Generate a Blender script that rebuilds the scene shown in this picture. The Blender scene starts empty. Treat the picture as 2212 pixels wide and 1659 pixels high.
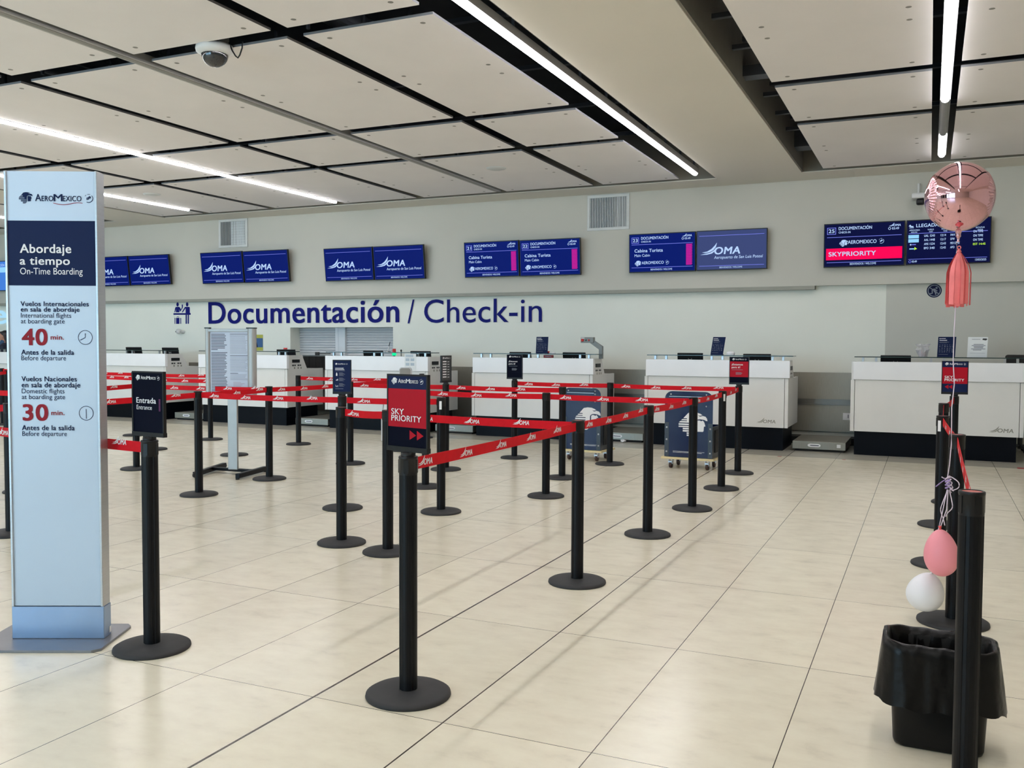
import bpy, bmesh, math, random
from mathutils import Vector, Matrix
random.seed(4)
C = bpy.context.scene.collection
SC = bpy.context.scene
PI = math.pi

# ---------------------------------------------------------------- camera
F, YAW, PITCH, ROLL, EYE = 1971.31, -0.428412, -0.043251, 0.004502, 1.43
_f = Vector((math.sin(YAW)*math.cos(PITCH), math.cos(YAW)*math.cos(PITCH), math.sin(PITCH)))
_r0 = Vector((math.cos(YAW), -math.sin(YAW), 0)); _u0 = _r0.cross(_f)
_r = _r0*math.cos(ROLL) + _u0*math.sin(ROLL); _u = _u0*math.cos(ROLL) - _r0*math.sin(ROLL)
CAM = Vector((0, 0, EYE))
cd = bpy.data.cameras.new('camera'); cam = bpy.data.objects.new('camera', cd); C.objects.link(cam)
cd.sensor_fit = 'HORIZONTAL'; cd.sensor_width = 36; cd.lens = 36*F/2212; cd.clip_start = .05; cd.clip_end = 200
M = Matrix.Identity(4)
for i in range(3): M[i][0] = _r[i]; M[i][1] = _u[i]; M[i][2] = -_f[i]; M[i][3] = CAM[i]
cam.matrix_world = M; SC.camera = cam

# ---------------------------------------------------------------- daylight, exposure
DAY = 9.6           # sky outside the glazed front
TUBE = 41.0         # ceiling tubes
W = bpy.data.worlds.new('sky'); SC.world = W; W.use_nodes = True
W.node_tree.nodes['Background'].inputs[0].default_value = (.55, .77, 1, 1)
W.node_tree.nodes['Background'].inputs[1].default_value = DAY
SC.view_settings.view_transform = 'Standard'; SC.view_settings.look = 'None'
SC.view_settings.exposure = 0.0; SC.view_settings.gamma = 1; SC.view_settings.use_curve_mapping = False
SC.cycles.use_denoising = True
SC.cycles.max_bounces = 8; SC.cycles.diffuse_bounces = 5; SC.cycles.glossy_bounces = 4; SC.cycles.transparent_max_bounces = 8
SC.cycles.caustics_reflective = False; SC.cycles.caustics_refractive = False; SC.cycles.sample_clamp_indirect = 6
def portal(x0, x1, y, z0, z1):
    l = bpy.data.lights.new('sky_portal', 'AREA'); l.shape = 'RECTANGLE'; l.size = x1-x0; l.size_y = z1-z0
    l.cycles.is_portal = True
    o = bpy.data.objects.new('sky_portal', l); C.objects.link(o); o.location = ((x0+x1)/2, y, (z0+z1)/2)
    o.rotation_euler = (PI/2, 0, 0)
YF = -7.0           # glazed front of the hall
BAYS = [(-25.4, -20.4), (-19.8, -14.8), (-14.2, -9.2), (-8.6, -3.6)]
for a, b in BAYS: portal(a, b, YF-.05, .25, 3.5)

# ---------------------------------------------------------------- pixel helpers (points at a stated depth or height)
def ray(px, py): return _f + _r*((px-1106)/F) - _u*((py-829.5)/F)
def fl(px, py, z=0.0):
    d = ray(px, py); t = (z-EYE)/d.z; return Vector((d.x*t, d.y*t, z))
def wl(px, py, Y):
    d = ray(px, py); t = Y/d.y; return Vector((d.x*t, Y, EYE+d.z*t))

# ---------------------------------------------------------------- materials
def lin(c):
    return tuple(((x/255)/12.92 if x/255 <= .04045 else ((x/255+.055)/1.055)**2.4) for x in c)
MATS = {}
def mat(name, rgb, rough=.5, metal=0.0, var=.04, scale=6, bump=0.0, spec=.5, stretch=None, coat=0.0, sub=0.0):
    m = bpy.data.materials.new(name); m.use_nodes = True; nt = m.node_tree; n = nt.nodes; L = nt.links
    b = n['Principled BSDF']; c = lin(rgb)
    b.inputs['Roughness'].default_value = rough; b.inputs['Metallic'].default_value = metal
    b.inputs['Specular IOR Level'].default_value = spec
    if coat: b.inputs['Coat Weight'].default_value = coat; b.inputs['Coat Roughness'].default_value = .08
    tc = n.new('ShaderNodeTexCoord'); nz = n.new('ShaderNodeTexNoise'); nz.inputs['Scale'].default_value = scale; nz.inputs['Detail'].default_value = 4
    src = tc.outputs['Object']
    if stretch:
        mp = n.new('ShaderNodeMapping'); mp.inputs['Scale'].default_value = stretch; L.new(src, mp.inputs[0]); src = mp.outputs[0]
    L.new(src, nz.inputs['Vector'])
    r = n.new('ShaderNodeValToRGB'); r.color_ramp.elements[0].position = .3; r.color_ramp.elements[1].position = .7
    r.color_ramp.elements[0].color = tuple(x*(1-var) for x in c)+(1,); r.color_ramp.elements[1].color = tuple(min(1, x*(1+var)) for x in c)+(1,)
    L.new(nz.outputs['Fac'], r.inputs[0]); L.new(r.outputs[0], b.inputs['Base Color'])
    if bump:
        bp = n.new('ShaderNodeBump'); bp.inputs['Strength'].default_value = bump; bp.inputs['Distance'].default_value = .01
        L.new(nz.outputs['Fac'], bp.inputs['Height']); L.new(bp.outputs[0], b.inputs['Normal'])
    MATS[name] = m; return m
def emit(name, rgb, k=1.0, lightish=False):
    m = bpy.data.materials.new(name); m.use_nodes = True; b = m.node_tree.nodes['Principled BSDF']
    b.inputs['Base Color'].default_value = (.001, .001, .002, 1); b.inputs['Roughness'].default_value = .5; b.inputs['Specular IOR Level'].default_value = .05
    b.inputs['Emission Color'].default_value = lin(rgb)+(1,); b.inputs['Emission Strength'].default_value = k
    MATS[name] = m; return m
def glassy(name, rgb, a=.75):
    m = bpy.data.materials.new(name); m.use_nodes = True; nt = m.node_tree; n = nt.nodes; n.clear()
    o = n.new('ShaderNodeOutputMaterial'); t = n.new('ShaderNodeBsdfTransparent'); g = n.new('ShaderNodeBsdfGlossy'); x = n.new('ShaderNodeMixShader')
    t.inputs[0].default_value = lin(rgb)+(1,); g.inputs['Roughness'].default_value = .03
    fr = n.new('ShaderNodeFresnel'); fr.inputs[0].default_value = 1.45
    nt.links.new(fr.outputs[0], x.inputs[0]); nt.links.new(t.outputs[0], x.inputs[1]); nt.links.new(g.outputs[0], x.inputs[2]); nt.links.new(x.outputs[0], o.inputs[0])
    MATS[name] = m; return m

mat('black_metal', (9, 10, 14), .45, 0, .1, 20, 0, .22); mat('base_rubber', (42, 42, 44), .7, 0, .12, 18, .05)
mat('salmon', (196, 106, 98), .5); mat('black_plastic', (13, 13, 16), .4, 0, .04, 6, 0, .35); mat('dark_grey', (50, 52, 55), .5)
mat('belt_red', (200, 5, 26), .65, 0, .06, 30, 0, .2); mat('print_white', (236, 236, 238), .6, 0, .01)
mat('navy', (12, 20, 56), .55, 0, .05, 6, 0, .12); mat('sign_navy', (16, 30, 70), .5, 0, .05, 6, 0, .15); mat('sign_red', (168, 12, 34), .5, 0, .05, 6, 0, .15)
mat('sign_black', (3, 6, 26), .5, 0, .05, 6, 0, .06); mat('magenta_dark', (96, 24, 84), .5)
mat('panel_white', (242, 243, 246), .3, 0, .02, 3); mat('panel_cream', (230, 229, 226), .35, 0, .02, 3); mat('plinth_navy', (4, 7, 16), .4, 0, .05, 6, 0, .12)
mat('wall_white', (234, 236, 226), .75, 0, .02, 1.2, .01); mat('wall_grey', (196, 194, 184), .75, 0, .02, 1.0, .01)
mat('wall_panel', (196, 196, 187), .6, 0, .02, 1.0); mat('trim_grey', (150, 150, 140), .6)
mat('ceil_white', (228, 223, 213), .85, 0, .015, .8); mat('ceil_panel', (242, 238, 238), .85, 0, .02, 1.5); mat('cap_grey', (140, 138, 134), .6); mat('panel_edge', (120, 120, 124), .7)
mat('plenum', (24, 26, 32), .8, 0, .3, 3); mat('fascia', (128, 125, 117), .8); mat('plenum_steel', (70, 74, 82), .5, .3)
mat('alu', (190, 192, 196), .32, .85, .05, 8, 0, .5, (1, 1, 30)); mat('alu_grey', (168, 168, 166), .45, .5, .04, 8)
mat('steel', (150, 147, 138), .42, .8, .07, 5, 0, .5, (40, 40, 1.5)); mat('steel_dark', (120, 120, 118), .3, .9, .06)
mat('totem_white_daylit', (194, 213, 234), .3, 0, .02, 2); mat('totem_plinth_daylit', (150, 172, 204), .3, .7, .06, 4); mat('text_navy', (20, 36, 74), .6, 0, .02, 6, 0, .1); mat('text_red', (146, 42, 54), .6, 0, .02, 6, 0, .1)  # blue cast of the daylight is put into the totem panel and plinth colours
mat('grey_metal', (128, 130, 136), .38, .5, .08, 5)
mat('wall_blue', (12, 20, 112), .6, 0, .02, 6, 0, .15); mat('wood', (226, 208, 160), .55, 0, .1, 8, 0, .5, (3, 30, 30)); mat('caster_brown', (70, 46, 40), .5)
mat('sizer_blue', (16, 28, 68), .14, 0, .06, 4, 0, .3, None, .08); mat('sizer_side', (44, 52, 62), .35)
mat('chair_grey', (150, 148, 142), .5); mat('chair_white', (215, 216, 218), .4); mat('paper', (232, 236, 238), .7); mat('print_grey', (120, 128, 142), .7); mat('print_pale', (150, 175, 195), .7)
mat('poster_paper', (196, 204, 220), .45, 0, .01); mat('poster_text', (96, 100, 116), .7); mat('poster_pink', (176, 150, 165), .7)
mat('skin', (178, 128, 104), .5, 0, .05, 10); mat('hair', (24, 18, 18), .45, 0, .2, 40); mat('uniform_blue', (40, 74, 104), .7); mat('uniform_navy', (22, 28, 46), .7)
mat('pink_latex', (240, 150, 162), .45, 0, .03, 4); mat('white_latex', (240, 240, 244), .45, 0, .01); mat('tassel', (250, 132, 134), .75, 0, .1, 12); mat('ribbon', (224, 208, 222), .4); mat('ribbon_lilac', (160, 136, 196), .4); mat('knot_red', (214, 70, 72), .5)
mat('foil', (228, 178, 190), .06, 1.0, .02, 4, 0)
mat('bin_plastic', (8, 8, 9), .4, 0, .1, 6, 0, .25); mat('bin_bag', (11, 10, 10), .3, 0, .2, 22, .25, .2)
mat('shutter', (214, 216, 220), .4, .1, .03); mat('vent_white', (206, 208, 206), .5); mat('vent_dark', (104, 108, 110), .6); mat('vent_fin', (206, 211, 212), .4, .1)
mat('cam_white', (216, 216, 214), .4); mat('dome_smoke', (34, 36, 40), .08, 0, .02, 4, 0, .8); mat('arm_grey', (120, 120, 116), .4, .2)
mat('btn_red', (196, 44, 44), .4); mat('btn_green', (40, 90, 90), .4); mat('floor_red', (150, 40, 44), .6); mat('poster_yellow', (176, 176, 70), .5); mat('poster_blue', (52, 92, 140), .5)
mat('rubber_black', (12, 12, 14), .7); mat('tan', (200, 150, 120), .6)
emit('tube_glow', (252, 250, 252), TUBE); emit('green_lamp', (20, 230, 150), 1.3)
emit('screen_navy', (2, 24, 108), 1.0); emit('screen_dim', (60, 72, 120), 1.0); emit('screen_dark', (6, 12, 60), 1.0); emit('screen_text', (186, 214, 255), 1.0); emit('screen_line', (120, 130, 235), 1.0)
emit('screen_magenta', (214, 30, 160), 1.0); emit('screen_red', (255, 0, 86), 1.0); emit('screen_cyan', (150, 214, 255), 1.0); emit('screen_lime', (200, 255, 70), 1.0); emit('screen_sky', (70, 130, 220), 1.0); emit('lit_letter', (170, 222, 250), 1.0)
glassy('shelf_glass', (150, 178, 168)); glassy('pane_glass', (235, 245, 245)); glassy('cello', (235, 235, 240)); _n = MATS['cello'].node_tree.nodes; _d = _n.new('ShaderNodeBsdfDiffuse'); _x = [q for q in _n if q.type == 'MIX_SHADER'][0]; MATS['cello'].node_tree.links.new(_d.outputs[0], _x.inputs[2]); MATS['cello'].node_tree.links.remove(_x.inputs[0].links[0]); _x.inputs[0].default_value = .3
mat('shelf_edge', (38, 58, 56), .2)

def floor_material():
    m = bpy.data.materials.new('floor_tiles'); m.use_nodes = True; nt = m.node_tree; n = nt.nodes; L = nt.links
    b = n['Principled BSDF']; g = n.new('ShaderNodeNewGeometry'); sp = n.new('ShaderNodeSeparateXYZ'); L.new(g.outputs['Position'], sp.inputs[0])
    def mt(op, a, b2=None, c=None):
        q = n.new('ShaderNodeMath'); q.operation = op
        for i, v in enumerate((a, b2, c)):
            if v is None: continue
            if isinstance(v, (int, float)): q.inputs[i].default_value = v
            else: L.new(v, q.inputs[i])
        return q.outputs[0]
    X, Y = sp.outputs[0], sp.outputs[1]
    tx = mt('DIVIDE', mt('SUBTRACT', X, -2.2379), .5955); ty = mt('DIVIDE', mt('SUBTRACT', Y, 1.7746), 1.2036)
    def line(t, s, w):
        fr = mt('SUBTRACT', mt('FRACT', mt('ADD', t, .5)), .5); d = mt('MULTIPLY', mt('ABSOLUTE', fr), s); return mt('LESS_THAN', d, w)
    lx = line(tx, .5955, .0019); ly = line(ty, 1.2036, .0017)
    thick = mt('LESS_THAN', mt('ABSOLUTE', mt('ADD', X, 2.2379)), .0058)
    mid = mt('LESS_THAN', mt('ABSOLUTE', mt('ADD', X, 1.6424)), .0034)
    joint = mt('MAXIMUM', mt('MAXIMUM', lx, ly), mt('MAXIMUM', thick, mid))
    cell = n.new('ShaderNodeCombineXYZ'); L.new(mt('FLOOR', tx), cell.inputs[0]); L.new(mt('FLOOR', ty), cell.inputs[1])
    wn = n.new('ShaderNodeTexWhiteNoise'); wn.noise_dimensions = '2D'; L.new(cell.outputs[0], wn.inputs['Vector'])
    mp = n.new('ShaderNodeMapping'); mp.inputs['Scale'].default_value = (2.0, 3.4, 1); L.new(g.outputs['Position'], mp.inputs[0])
    nz = n.new('ShaderNodeTexNoise'); nz.inputs['Scale'].default_value = 2.6; nz.inputs['Detail'].default_value = 9; nz.inputs['Roughness'].default_value = .62; L.new(mp.outputs[0], nz.inputs['Vector'])
    r = n.new('ShaderNodeValToRGB'); e = r.color_ramp.elements
    e[0].position = .24; e[0].color = lin((212, 204, 184))+(1,); e[1].position = .62; e[1].color = lin((231, 224, 203))+(1,)
    q = e.new(.42); q.color = lin((226, 218, 197))+(1,)
    L.new(nz.outputs['Fac'], r.inputs[0])
    mx = n.new('ShaderNodeMix'); mx.data_type = 'RGBA'; mx.blend_type = 'MULTIPLY'; mx.inputs[0].default_value = 1
    tone = n.new('ShaderNodeMapRange'); tone.inputs[3].default_value = .95; tone.inputs[4].default_value = 1.03; L.new(wn.outputs['Value'], tone.inputs[0])
    cc = n.new('ShaderNodeCombineColor'); [L.new(tone.outputs[0], cc.inputs[i]) for i in range(3)]
    L.new(r.outputs[0], mx.inputs['A']); L.new(cc.outputs[0], mx.inputs['B'])
    st = n.new('ShaderNodeMix'); st.data_type = 'RGBA'; L.new(mt('GREATER_THAN', Y, 12.18), st.inputs[0]); L.new(mx.outputs['Result'], st.inputs['A']); st.inputs['B'].default_value = lin((176, 172, 160))+(1,)
    jm = n.new('ShaderNodeMix'); jm.data_type = 'RGBA'; L.new(joint, jm.inputs[0]); L.new(st.outputs['Result'], jm.inputs['A']); jm.inputs['B'].default_value = lin((66, 58, 54))+(1,)
    L.new(jm.outputs['Result'], b.inputs['Base Color'])
    rr = n.new('ShaderNodeMapRange'); rr.inputs[3].default_value = .17; rr.inputs[4].default_value = .30; L.new(nz.outputs['Fac'], rr.inputs[0]); L.new(rr.outputs[0], b.inputs['Roughness'])
    b.inputs['Specular IOR Level'].default_value = .5
    MATS['floor_tiles'] = m
floor_material()

# ---------------------------------------------------------------- mesh builder
class Fr:                               # a flat frame in space: origin, right, up, outward
    def __init__(s, o, u, v): s.o = Vector(o); s.u = Vector(u).normalized(); s.v = Vector(v).normalized(); s.n = s.u.cross(s.v)
    def p(s, a, b, c=0.0): return s.o + s.u*a + s.v*b + s.n*c
    def px(s, x, y):
        d = ray(x, y); t = (s.o-CAM).dot(s.n)/d.dot(s.n); q = CAM+d*t-s.o; return q.dot(s.u), q.dot(s.v)
GL = {}
def glyphs(s, bold=0.0):
    k = (s, bold)
    if k in GL: return GL[k]
    cu = bpy.data.curves.new('t', 'FONT'); cu.body = s; cu.size = 1; cu.space_character = 1+bold*1.6; cu.resolution_u = 5; cu.fill_mode = 'FRONT'
    o = bpy.data.objects.new('t', cu); C.objects.link(o); dg = bpy.context.evaluated_depsgraph_get()
    me = bpy.data.meshes.new_from_object(o.evaluated_get(dg))
    vs = [(v.co.x, v.co.y) for v in me.vertices]; fs = [tuple(p.vertices) for p in me.polygons]
    bpy.data.objects.remove(o); bpy.data.curves.remove(cu); bpy.data.meshes.remove(me)
    GL[k] = (vs, fs); return GL[k]
_h = glyphs('H')[0]; CAPH = max(y for x, y in _h)-min(y for x, y in _h)
class MB:
    def __init__(s): s.v = []; s.f = []; s.m = []; s.s = []
    def add(s, vs, fs, mi=0, smooth=False):
        k = len(s.v); s.v += [Vector(v) for v in vs]
        for f in fs: s.f.append(tuple(i+k for i in f)); s.m.append(mi); s.s.append(smooth)
        return s
    def box(s, x0, y0, z0, x1, y1, z1, mi=0):
        vs = [(x, y, z) for z in (z0, z1) for y in (y0, y1) for x in (x0, x1)]
        return s.add(vs, [(0, 2, 3, 1), (4, 5, 7, 6), (0, 1, 5, 4), (2, 6, 7, 3), (0, 4, 6, 2), (1, 3, 7, 5)], mi)
    def fbox(s, fr, a0, b0, c0, a1, b1, c1, mi=0):
        vs = [fr.p(a, b, c) for c in (c0, c1) for b in (b0, b1) for a in (a0, a1)]
        return s.add(vs, [(0, 2, 3, 1), (4, 5, 7, 6), (0, 1, 5, 4), (2, 6, 7, 3), (0, 4, 6, 2), (1, 3, 7, 5)], mi)
    def prism(s, fr, poly, c0, c1, mi=0, smooth=False):
        k = len(poly); vs = [fr.p(a, b, c0) for a, b in poly]+[fr.p(a, b, c1) for a, b in poly]
        s.add(vs, [tuple(range(k))[::-1], tuple(range(k, 2*k))], mi)
        return s.add(vs, [(i, (i+1) % k, k+(i+1) % k, k+i) for i in range(k)], mi, smooth)
    def flat(s, fr, poly, c=.001, mi=0): return s.add([fr.p(a, b, c) for a, b in poly], [tuple(range(len(poly)))], mi)
    def rect(s, fr, a0, b0, a1, b1, c=.001, mi=0): return s.flat(fr, [(a0, b0), (a1, b0), (a1, b1), (a0, b1)], c, mi)
    def ring(s, fr, a, b, r0, r1, c=.001, mi=0, t0=0, t1=2*PI, k=40):
        vs = []; 
        for i in range(k+1):
            t = t0+(t1-t0)*i/k; vs += [fr.p(a+r0*math.cos(t), b+r0*math.sin(t), c), fr.p(a+r1*math.cos(t), b+r1*math.sin(t), c)]
        return s.add(vs, [(2*i, 2*i+1, 2*i+3, 2*i+2) for i in range(k)], mi)
    def disc(s, fr, a, b, r, c=.001, mi=0, k=24, ry=None): return s.flat(fr, [(a+r*math.cos(2*PI*i/k), b+(ry or r)*math.sin(2*PI*i/k)) for i in range(k)], c, mi)
    def stroke(s, fr, pts, w, c=.001, mi=0):
        vs = []; n = len(pts)
        for i, p in enumerate(pts):
            a = Vector(pts[max(0, i-1)]); b = Vector(pts[min(n-1, i+1)]); d = (b-a).normalized(); q = Vector((-d.y, d.x))*w/2; p = Vector(p)
            e = p+q; g = p-q; vs += [fr.p(e.x, e.y, c), fr.p(g.x, g.y, c)]
        return s.add(vs, [(2*i, 2*i+1, 2*i+3, 2*i+2) for i in range(n-1)], mi)
    def tube(s, pts, r, seg=8, mi=0, caps=True):
        pts = [Vector(p) for p in pts]; n = len(pts); R = r if isinstance(r, (list, tuple)) else [r]*n; vs = []
        up = Vector((0, 0, 1))
        for i, p in enumerate(pts):
            d = (pts[min(n-1, i+1)]-pts[max(0, i-1)]).normalized(); a = d.cross(up)
            if a.length < .05: a = d.cross(Vector((1, 0, 0)))
            a.normalize(); b = d.cross(a).normalized()
            vs += [p+(a*math.cos(2*PI*k/seg)+b*math.sin(2*PI*k/seg))*R[i] for k in range(seg)]
        s.add(vs, [(i*seg+k, i*seg+(k+1) % seg, (i+1)*seg+(k+1) % seg, (i+1)*seg+k) for i in range(n-1) for k in range(seg)], mi, True)
        if caps: s.add(vs[:seg], [tuple(range(seg))], mi); s.add(vs[-seg:], [tuple(range(seg))[::-1]], mi)
        return s
    def lathe(s, o, prof, seg=32, mi=0, smooth=True, T=None):
        o = Vector(o); vs = []
        for r, z in prof:
            for k in range(seg):
                q = Vector((r*math.cos(2*PI*k/seg), r*math.sin(2*PI*k/seg), z)); vs.append(o+(T @ q if T else q))
        n = len(prof)
        s.add(vs, [(i*seg+k, i*seg+(k+1) % seg, (i+1)*seg+(k+1) % seg, (i+1)*seg+k) for i in range(n-1) for k in range(seg)], mi, smooth)
        if prof[0][0] > 1e-5: s.add(vs[:seg], [tuple(range(seg))[::-1]], mi)
        if prof[-1][0] > 1e-5: s.add(vs[-seg:], [tuple(range(seg))], mi)
        return s
    def text(s, t, fr, x, y, cap, width=None, bold=0.0, shear=0.0, mi=0, c=.0015, align='L'):
        vs, fs = glyphs(t, bold); x0 = min(v[0] for v in vs); x1 = max(v[0] for v in vs); sy = cap/CAPH; sx = width/(x1-x0) if width else sy
        w = (x1-x0)*sx; off = {'L': 0, 'C': -w/2, 'R': -w}[align]
        for i, (dx, dy) in enumerate([(-.55, -.3), (.55, -.3), (-.55, .3), (.55, .3)] if bold else [(0, 0)]):   # heavier strokes
            s.add([fr.p(x+off+(a-x0+dx*bold)*sx+shear*b*sy, y+(b+dy*bold)*sy, c+i*.0003) for a, b in vs], fs, mi)
        return s
    def tpx(s, t, fr, xl, xr, yb, cappx, bold=0.0, mi=0, c=.0015, shear=0):
        a0, b0 = fr.px(xl, yb); a1, b1 = fr.px(xr, yb); _, bt = fr.px(xl, yb-cappx)
        return s.text(t, fr, a0, b0, bt-b0, a1-a0, bold, shear, mi, c)
    def build(s, name, mats, parent=None, loc=None, bevel=0.0, fix=True):
        base = Vector(loc) if loc is not None else Vector((0, 0, 0))
        if parent is not None:
            q = parent
            while q is not None: base += q.location; q = q.parent
        me = bpy.data.meshes.new(name); me.from_pydata([v-base for v in s.v], [], s.f)
        for i, p in enumerate(me.polygons): p.material_index = s.m[i]; p.use_smooth = s.s[i]
        for mm in (mats if isinstance(mats, (list, tuple)) else [mats]): me.materials.append(MATS[mm])
        me.validate()
        o = bpy.data.objects.new(name, me); C.objects.link(o)
        if parent is not None: o.parent = parent
        elif loc is not None: o.location = base
        if bevel:
            b = o.modifiers.new('b', 'BEVEL'); b.width = bevel; b.segments = 2; b.limit_method = 'ANGLE'; b.harden_normals = False
        return o
def tag(o, label, cat, group=None):
    o['label'] = label; o['category'] = cat
    if group: o['group'] = group
    return o
def thing(name, loc, label, cat, group=None, rz=0):
    o = bpy.data.objects.new(name, None); o.empty_display_size = .1; C.objects.link(o); o.location = loc; o.rotation_euler = (0, 0, rz)
    return tag(o, label, cat, group)
def struct(o): o['kind'] = 'structure'; return o
def copy_tree(o, parent=None):
    c = o.copy(); C.objects.link(c)
    if parent is not None: c.parent = parent
    for ch in list(o.children): copy_tree(ch, c)
    return c
UX, UZ = Vector((1, 0, 0)), Vector((0, 0, 1))

# ---------------------------------------------------------------- marks
EAGLE = [[(390,612),(480,515),(560,500),(640,505),(700,525),(734,548),(690,558),(652,550),(690,575),(740,560),(790,572),(815,605),(825,648),(798,645),(765,628),(700,620),(655,624),(625,640),(610,662),(606,690),(518,690),(518,664),(456,664),(456,612)],
 [(372,628),(456,628),(456,650),(350,650)], [(336,664),(518,664),(518,690),(308,690)], [(518,690),(606,690),(606,771),(518,771)], [(585,771),(606,771),(605,863),(585,850)],
 [(306,706),(518,706),(518,733),(305,733)], [(305,748),(518,748),(518,771),(305,771)], [(382,783),(585,783),(585,808),(382,808)], [(382,821),(585,821),(585,850),(382,850)], [(454,863),(604,863),(590,888),(454,888)], [(454,900),(580,900),(560,918),(540,925),(454,925)],
 [(632,660),(650,642),(690,642),(712,655),(742,640),(768,672),(788,742),(762,748),(757,828),(742,841),(640,841),(632,830)]]
def eagle(mb, fr, x, y, h, mi=0, c=.0015):
    k = h/425
    for p in EAGLE: mb.flat(fr, [(x+(a-305)*k, y+(925-b)*k) for a, b in p][::-1], c, mi)
SWOOSH = [[(1310,688),(1370,678),(1420,650),(1455,615),(1483,580),(1470,628),(1442,664),(1400,686),(1350,693)], [(1290,714),(1350,702),(1404,692),(1447,668),(1477,632),(1462,674),(1425,702),(1370,713)]]
def oma(mb, fr, x, y, cap, mi=0, c=.0015, wid=3.75):
    k = cap/78
    for p in SWOOSH: mb.flat(fr, [(x+(a-1450)*k, y+(712-b)*k) for a, b in p][::-1], c, mi)
    mb.text('OMA', fr, x+.0*cap, y, cap, wid*cap, .045, .16, mi, c)
def globe(mb, fr, x, y, r, mi=0, c=.0015):
    mb.ring(fr, x, y, r*.86, r, c, mi, -2.1, .75); mb.ring(fr, x, y, r*.9, r, c, mi, 1.2, 1.9); mb.ring(fr, x, y, r*.9, r, c, mi, 2.2, 2.6)
    for k in (-.25, 0, .25): mb.stroke(fr, [(x-r*.5, y-r*.1+k*r*.7), (x-r*.1, y-r*.05+k*r*.9), (x+r*.2, y+r*.3+k*r*.7), (x+r*.5, y+r*.15+k*r*.5)], r*.14, c, mi)
def airline(mb, fr, x, y, w, mi=0, c=.0015, swoosh=None):
    eagle(mb, fr, x, y-.035*w, .155*w, mi, c)
    cap = .082*w; X = x+.225*w
    for t, k, ww in (('A', 1.15, .088), ('ERO', .86, .165), ('M', 1.15, .125), ('EXICO', .86, .26)):
        mb.text(t, fr, X, y, cap*k, (ww-.008)*w, .025, 0, mi, c); X += ww*w
    if swoosh is not None:
        mb.stroke(fr, [(x+(.47+.4*i/14)*w, y-.035*w+.014*w*math.sin(-i/14*2*PI+.6)) for i in range(15)], .008*w, c, swoosh)
    globe(mb, fr, x+.955*w, y+.04*w, .06*w, mi, c)

# ---------------------------------------------------------------- the hall
YW, YL, ZC = 14.2, 14.3, 3.88        # upper wall, lower wall, ceiling plane
XL, XR = -26.0, 6.5
mb = MB(); mb.box(XL, YF, -.1, XR, 15.2, 0); struct(mb.build('floor', 'floor_tiles'))
# lower wall with the shutter opening, upper wall
OX0, OX1, OZ1 = wl(627, 707, YL).x, wl(849, 707, YL).x, wl(740, 707, YL).z
OZ0 = 1.0
mb = MB(); mb.box(XL, YL, 0, OX0, YL+.12, 2.4); mb.box(OX1, YL, 0, XR, YL+.12, 2.4); mb.box(OX0, YL, OZ1, OX1, YL+.12, 2.4); mb.box(OX0, YL, 0, OX1, YL+.12, OZ0)
mb.box(OX0-.03, YL+.12, 0, OX0, YL+.5, 2.4); mb.box(OX1, YL+.12, 0, OX1+.03, YL+.5, 2.4); mb.box(OX0, YL+.12, OZ1, OX1, YL+.5, OZ1+.05); mb.box(OX0, YL+.12, OZ0-.05, OX1, YL+.5, OZ0)
struct(mb.build('wall_back', 'wall_white'))
ZM = 2.32
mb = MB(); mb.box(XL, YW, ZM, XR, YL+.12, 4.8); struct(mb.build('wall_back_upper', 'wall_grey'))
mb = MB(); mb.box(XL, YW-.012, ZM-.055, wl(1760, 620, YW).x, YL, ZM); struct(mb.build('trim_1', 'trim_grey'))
mb = MB(); mb.box(wl(1913, 700, YL).x, YL-.02, 0, XR, YL, ZM); struct(mb.build('trim_2', 'wall_panel'))
mb = MB(); mb.box(XL-.15, YF, 0, XL, 15.2, 4.8); struct(mb.build('wall_left', 'wall_white'))
mb = MB(); mb.box(XR, YF, 0, XR+.15, 15.2, 4.8); struct(mb.build('wall_right', 'wall_white'))
mb = MB(); x = XL
for a, b in BAYS+[(XR, XR)]:
    mb.box(x, YF-.25, 0, a, YF, 4.8); 
    if b > a: mb.box(a, YF-.25, 0, b, YF, .25); mb.box(a, YF-.25, 3.5, b, YF, 4.8)
    x = b
struct(mb.build('wall_front', 'wall_grey'))
for i, (a, b) in enumerate(BAYS):
    mb = MB(); n = 4
    for k in range(n+1): x = a+(b-a)*k/n; mb.box(max(a, x-.03), YF-.16, .25, min(b, x+.03), YF-.08, 3.5)
    mb.box(a, YF-.16, 2.4, b, YF-.08, 2.46); mb.box(a, YF-.16, .25, b, YF-.08, .3); mb.box(a, YF-.16, 3.45, b, YF-.08, 3.5)
    w = struct(mb.build('window_%d' % (i+1), 'dark_grey')); q = MB(); q.box(a, YF-.125, .3, b, YF-.115, 3.45); q.build('pane', 'pane_glass', w)
mb = MB(); mb.box(XL, 13.4, 0, XL, 13.5, .1)
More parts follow.
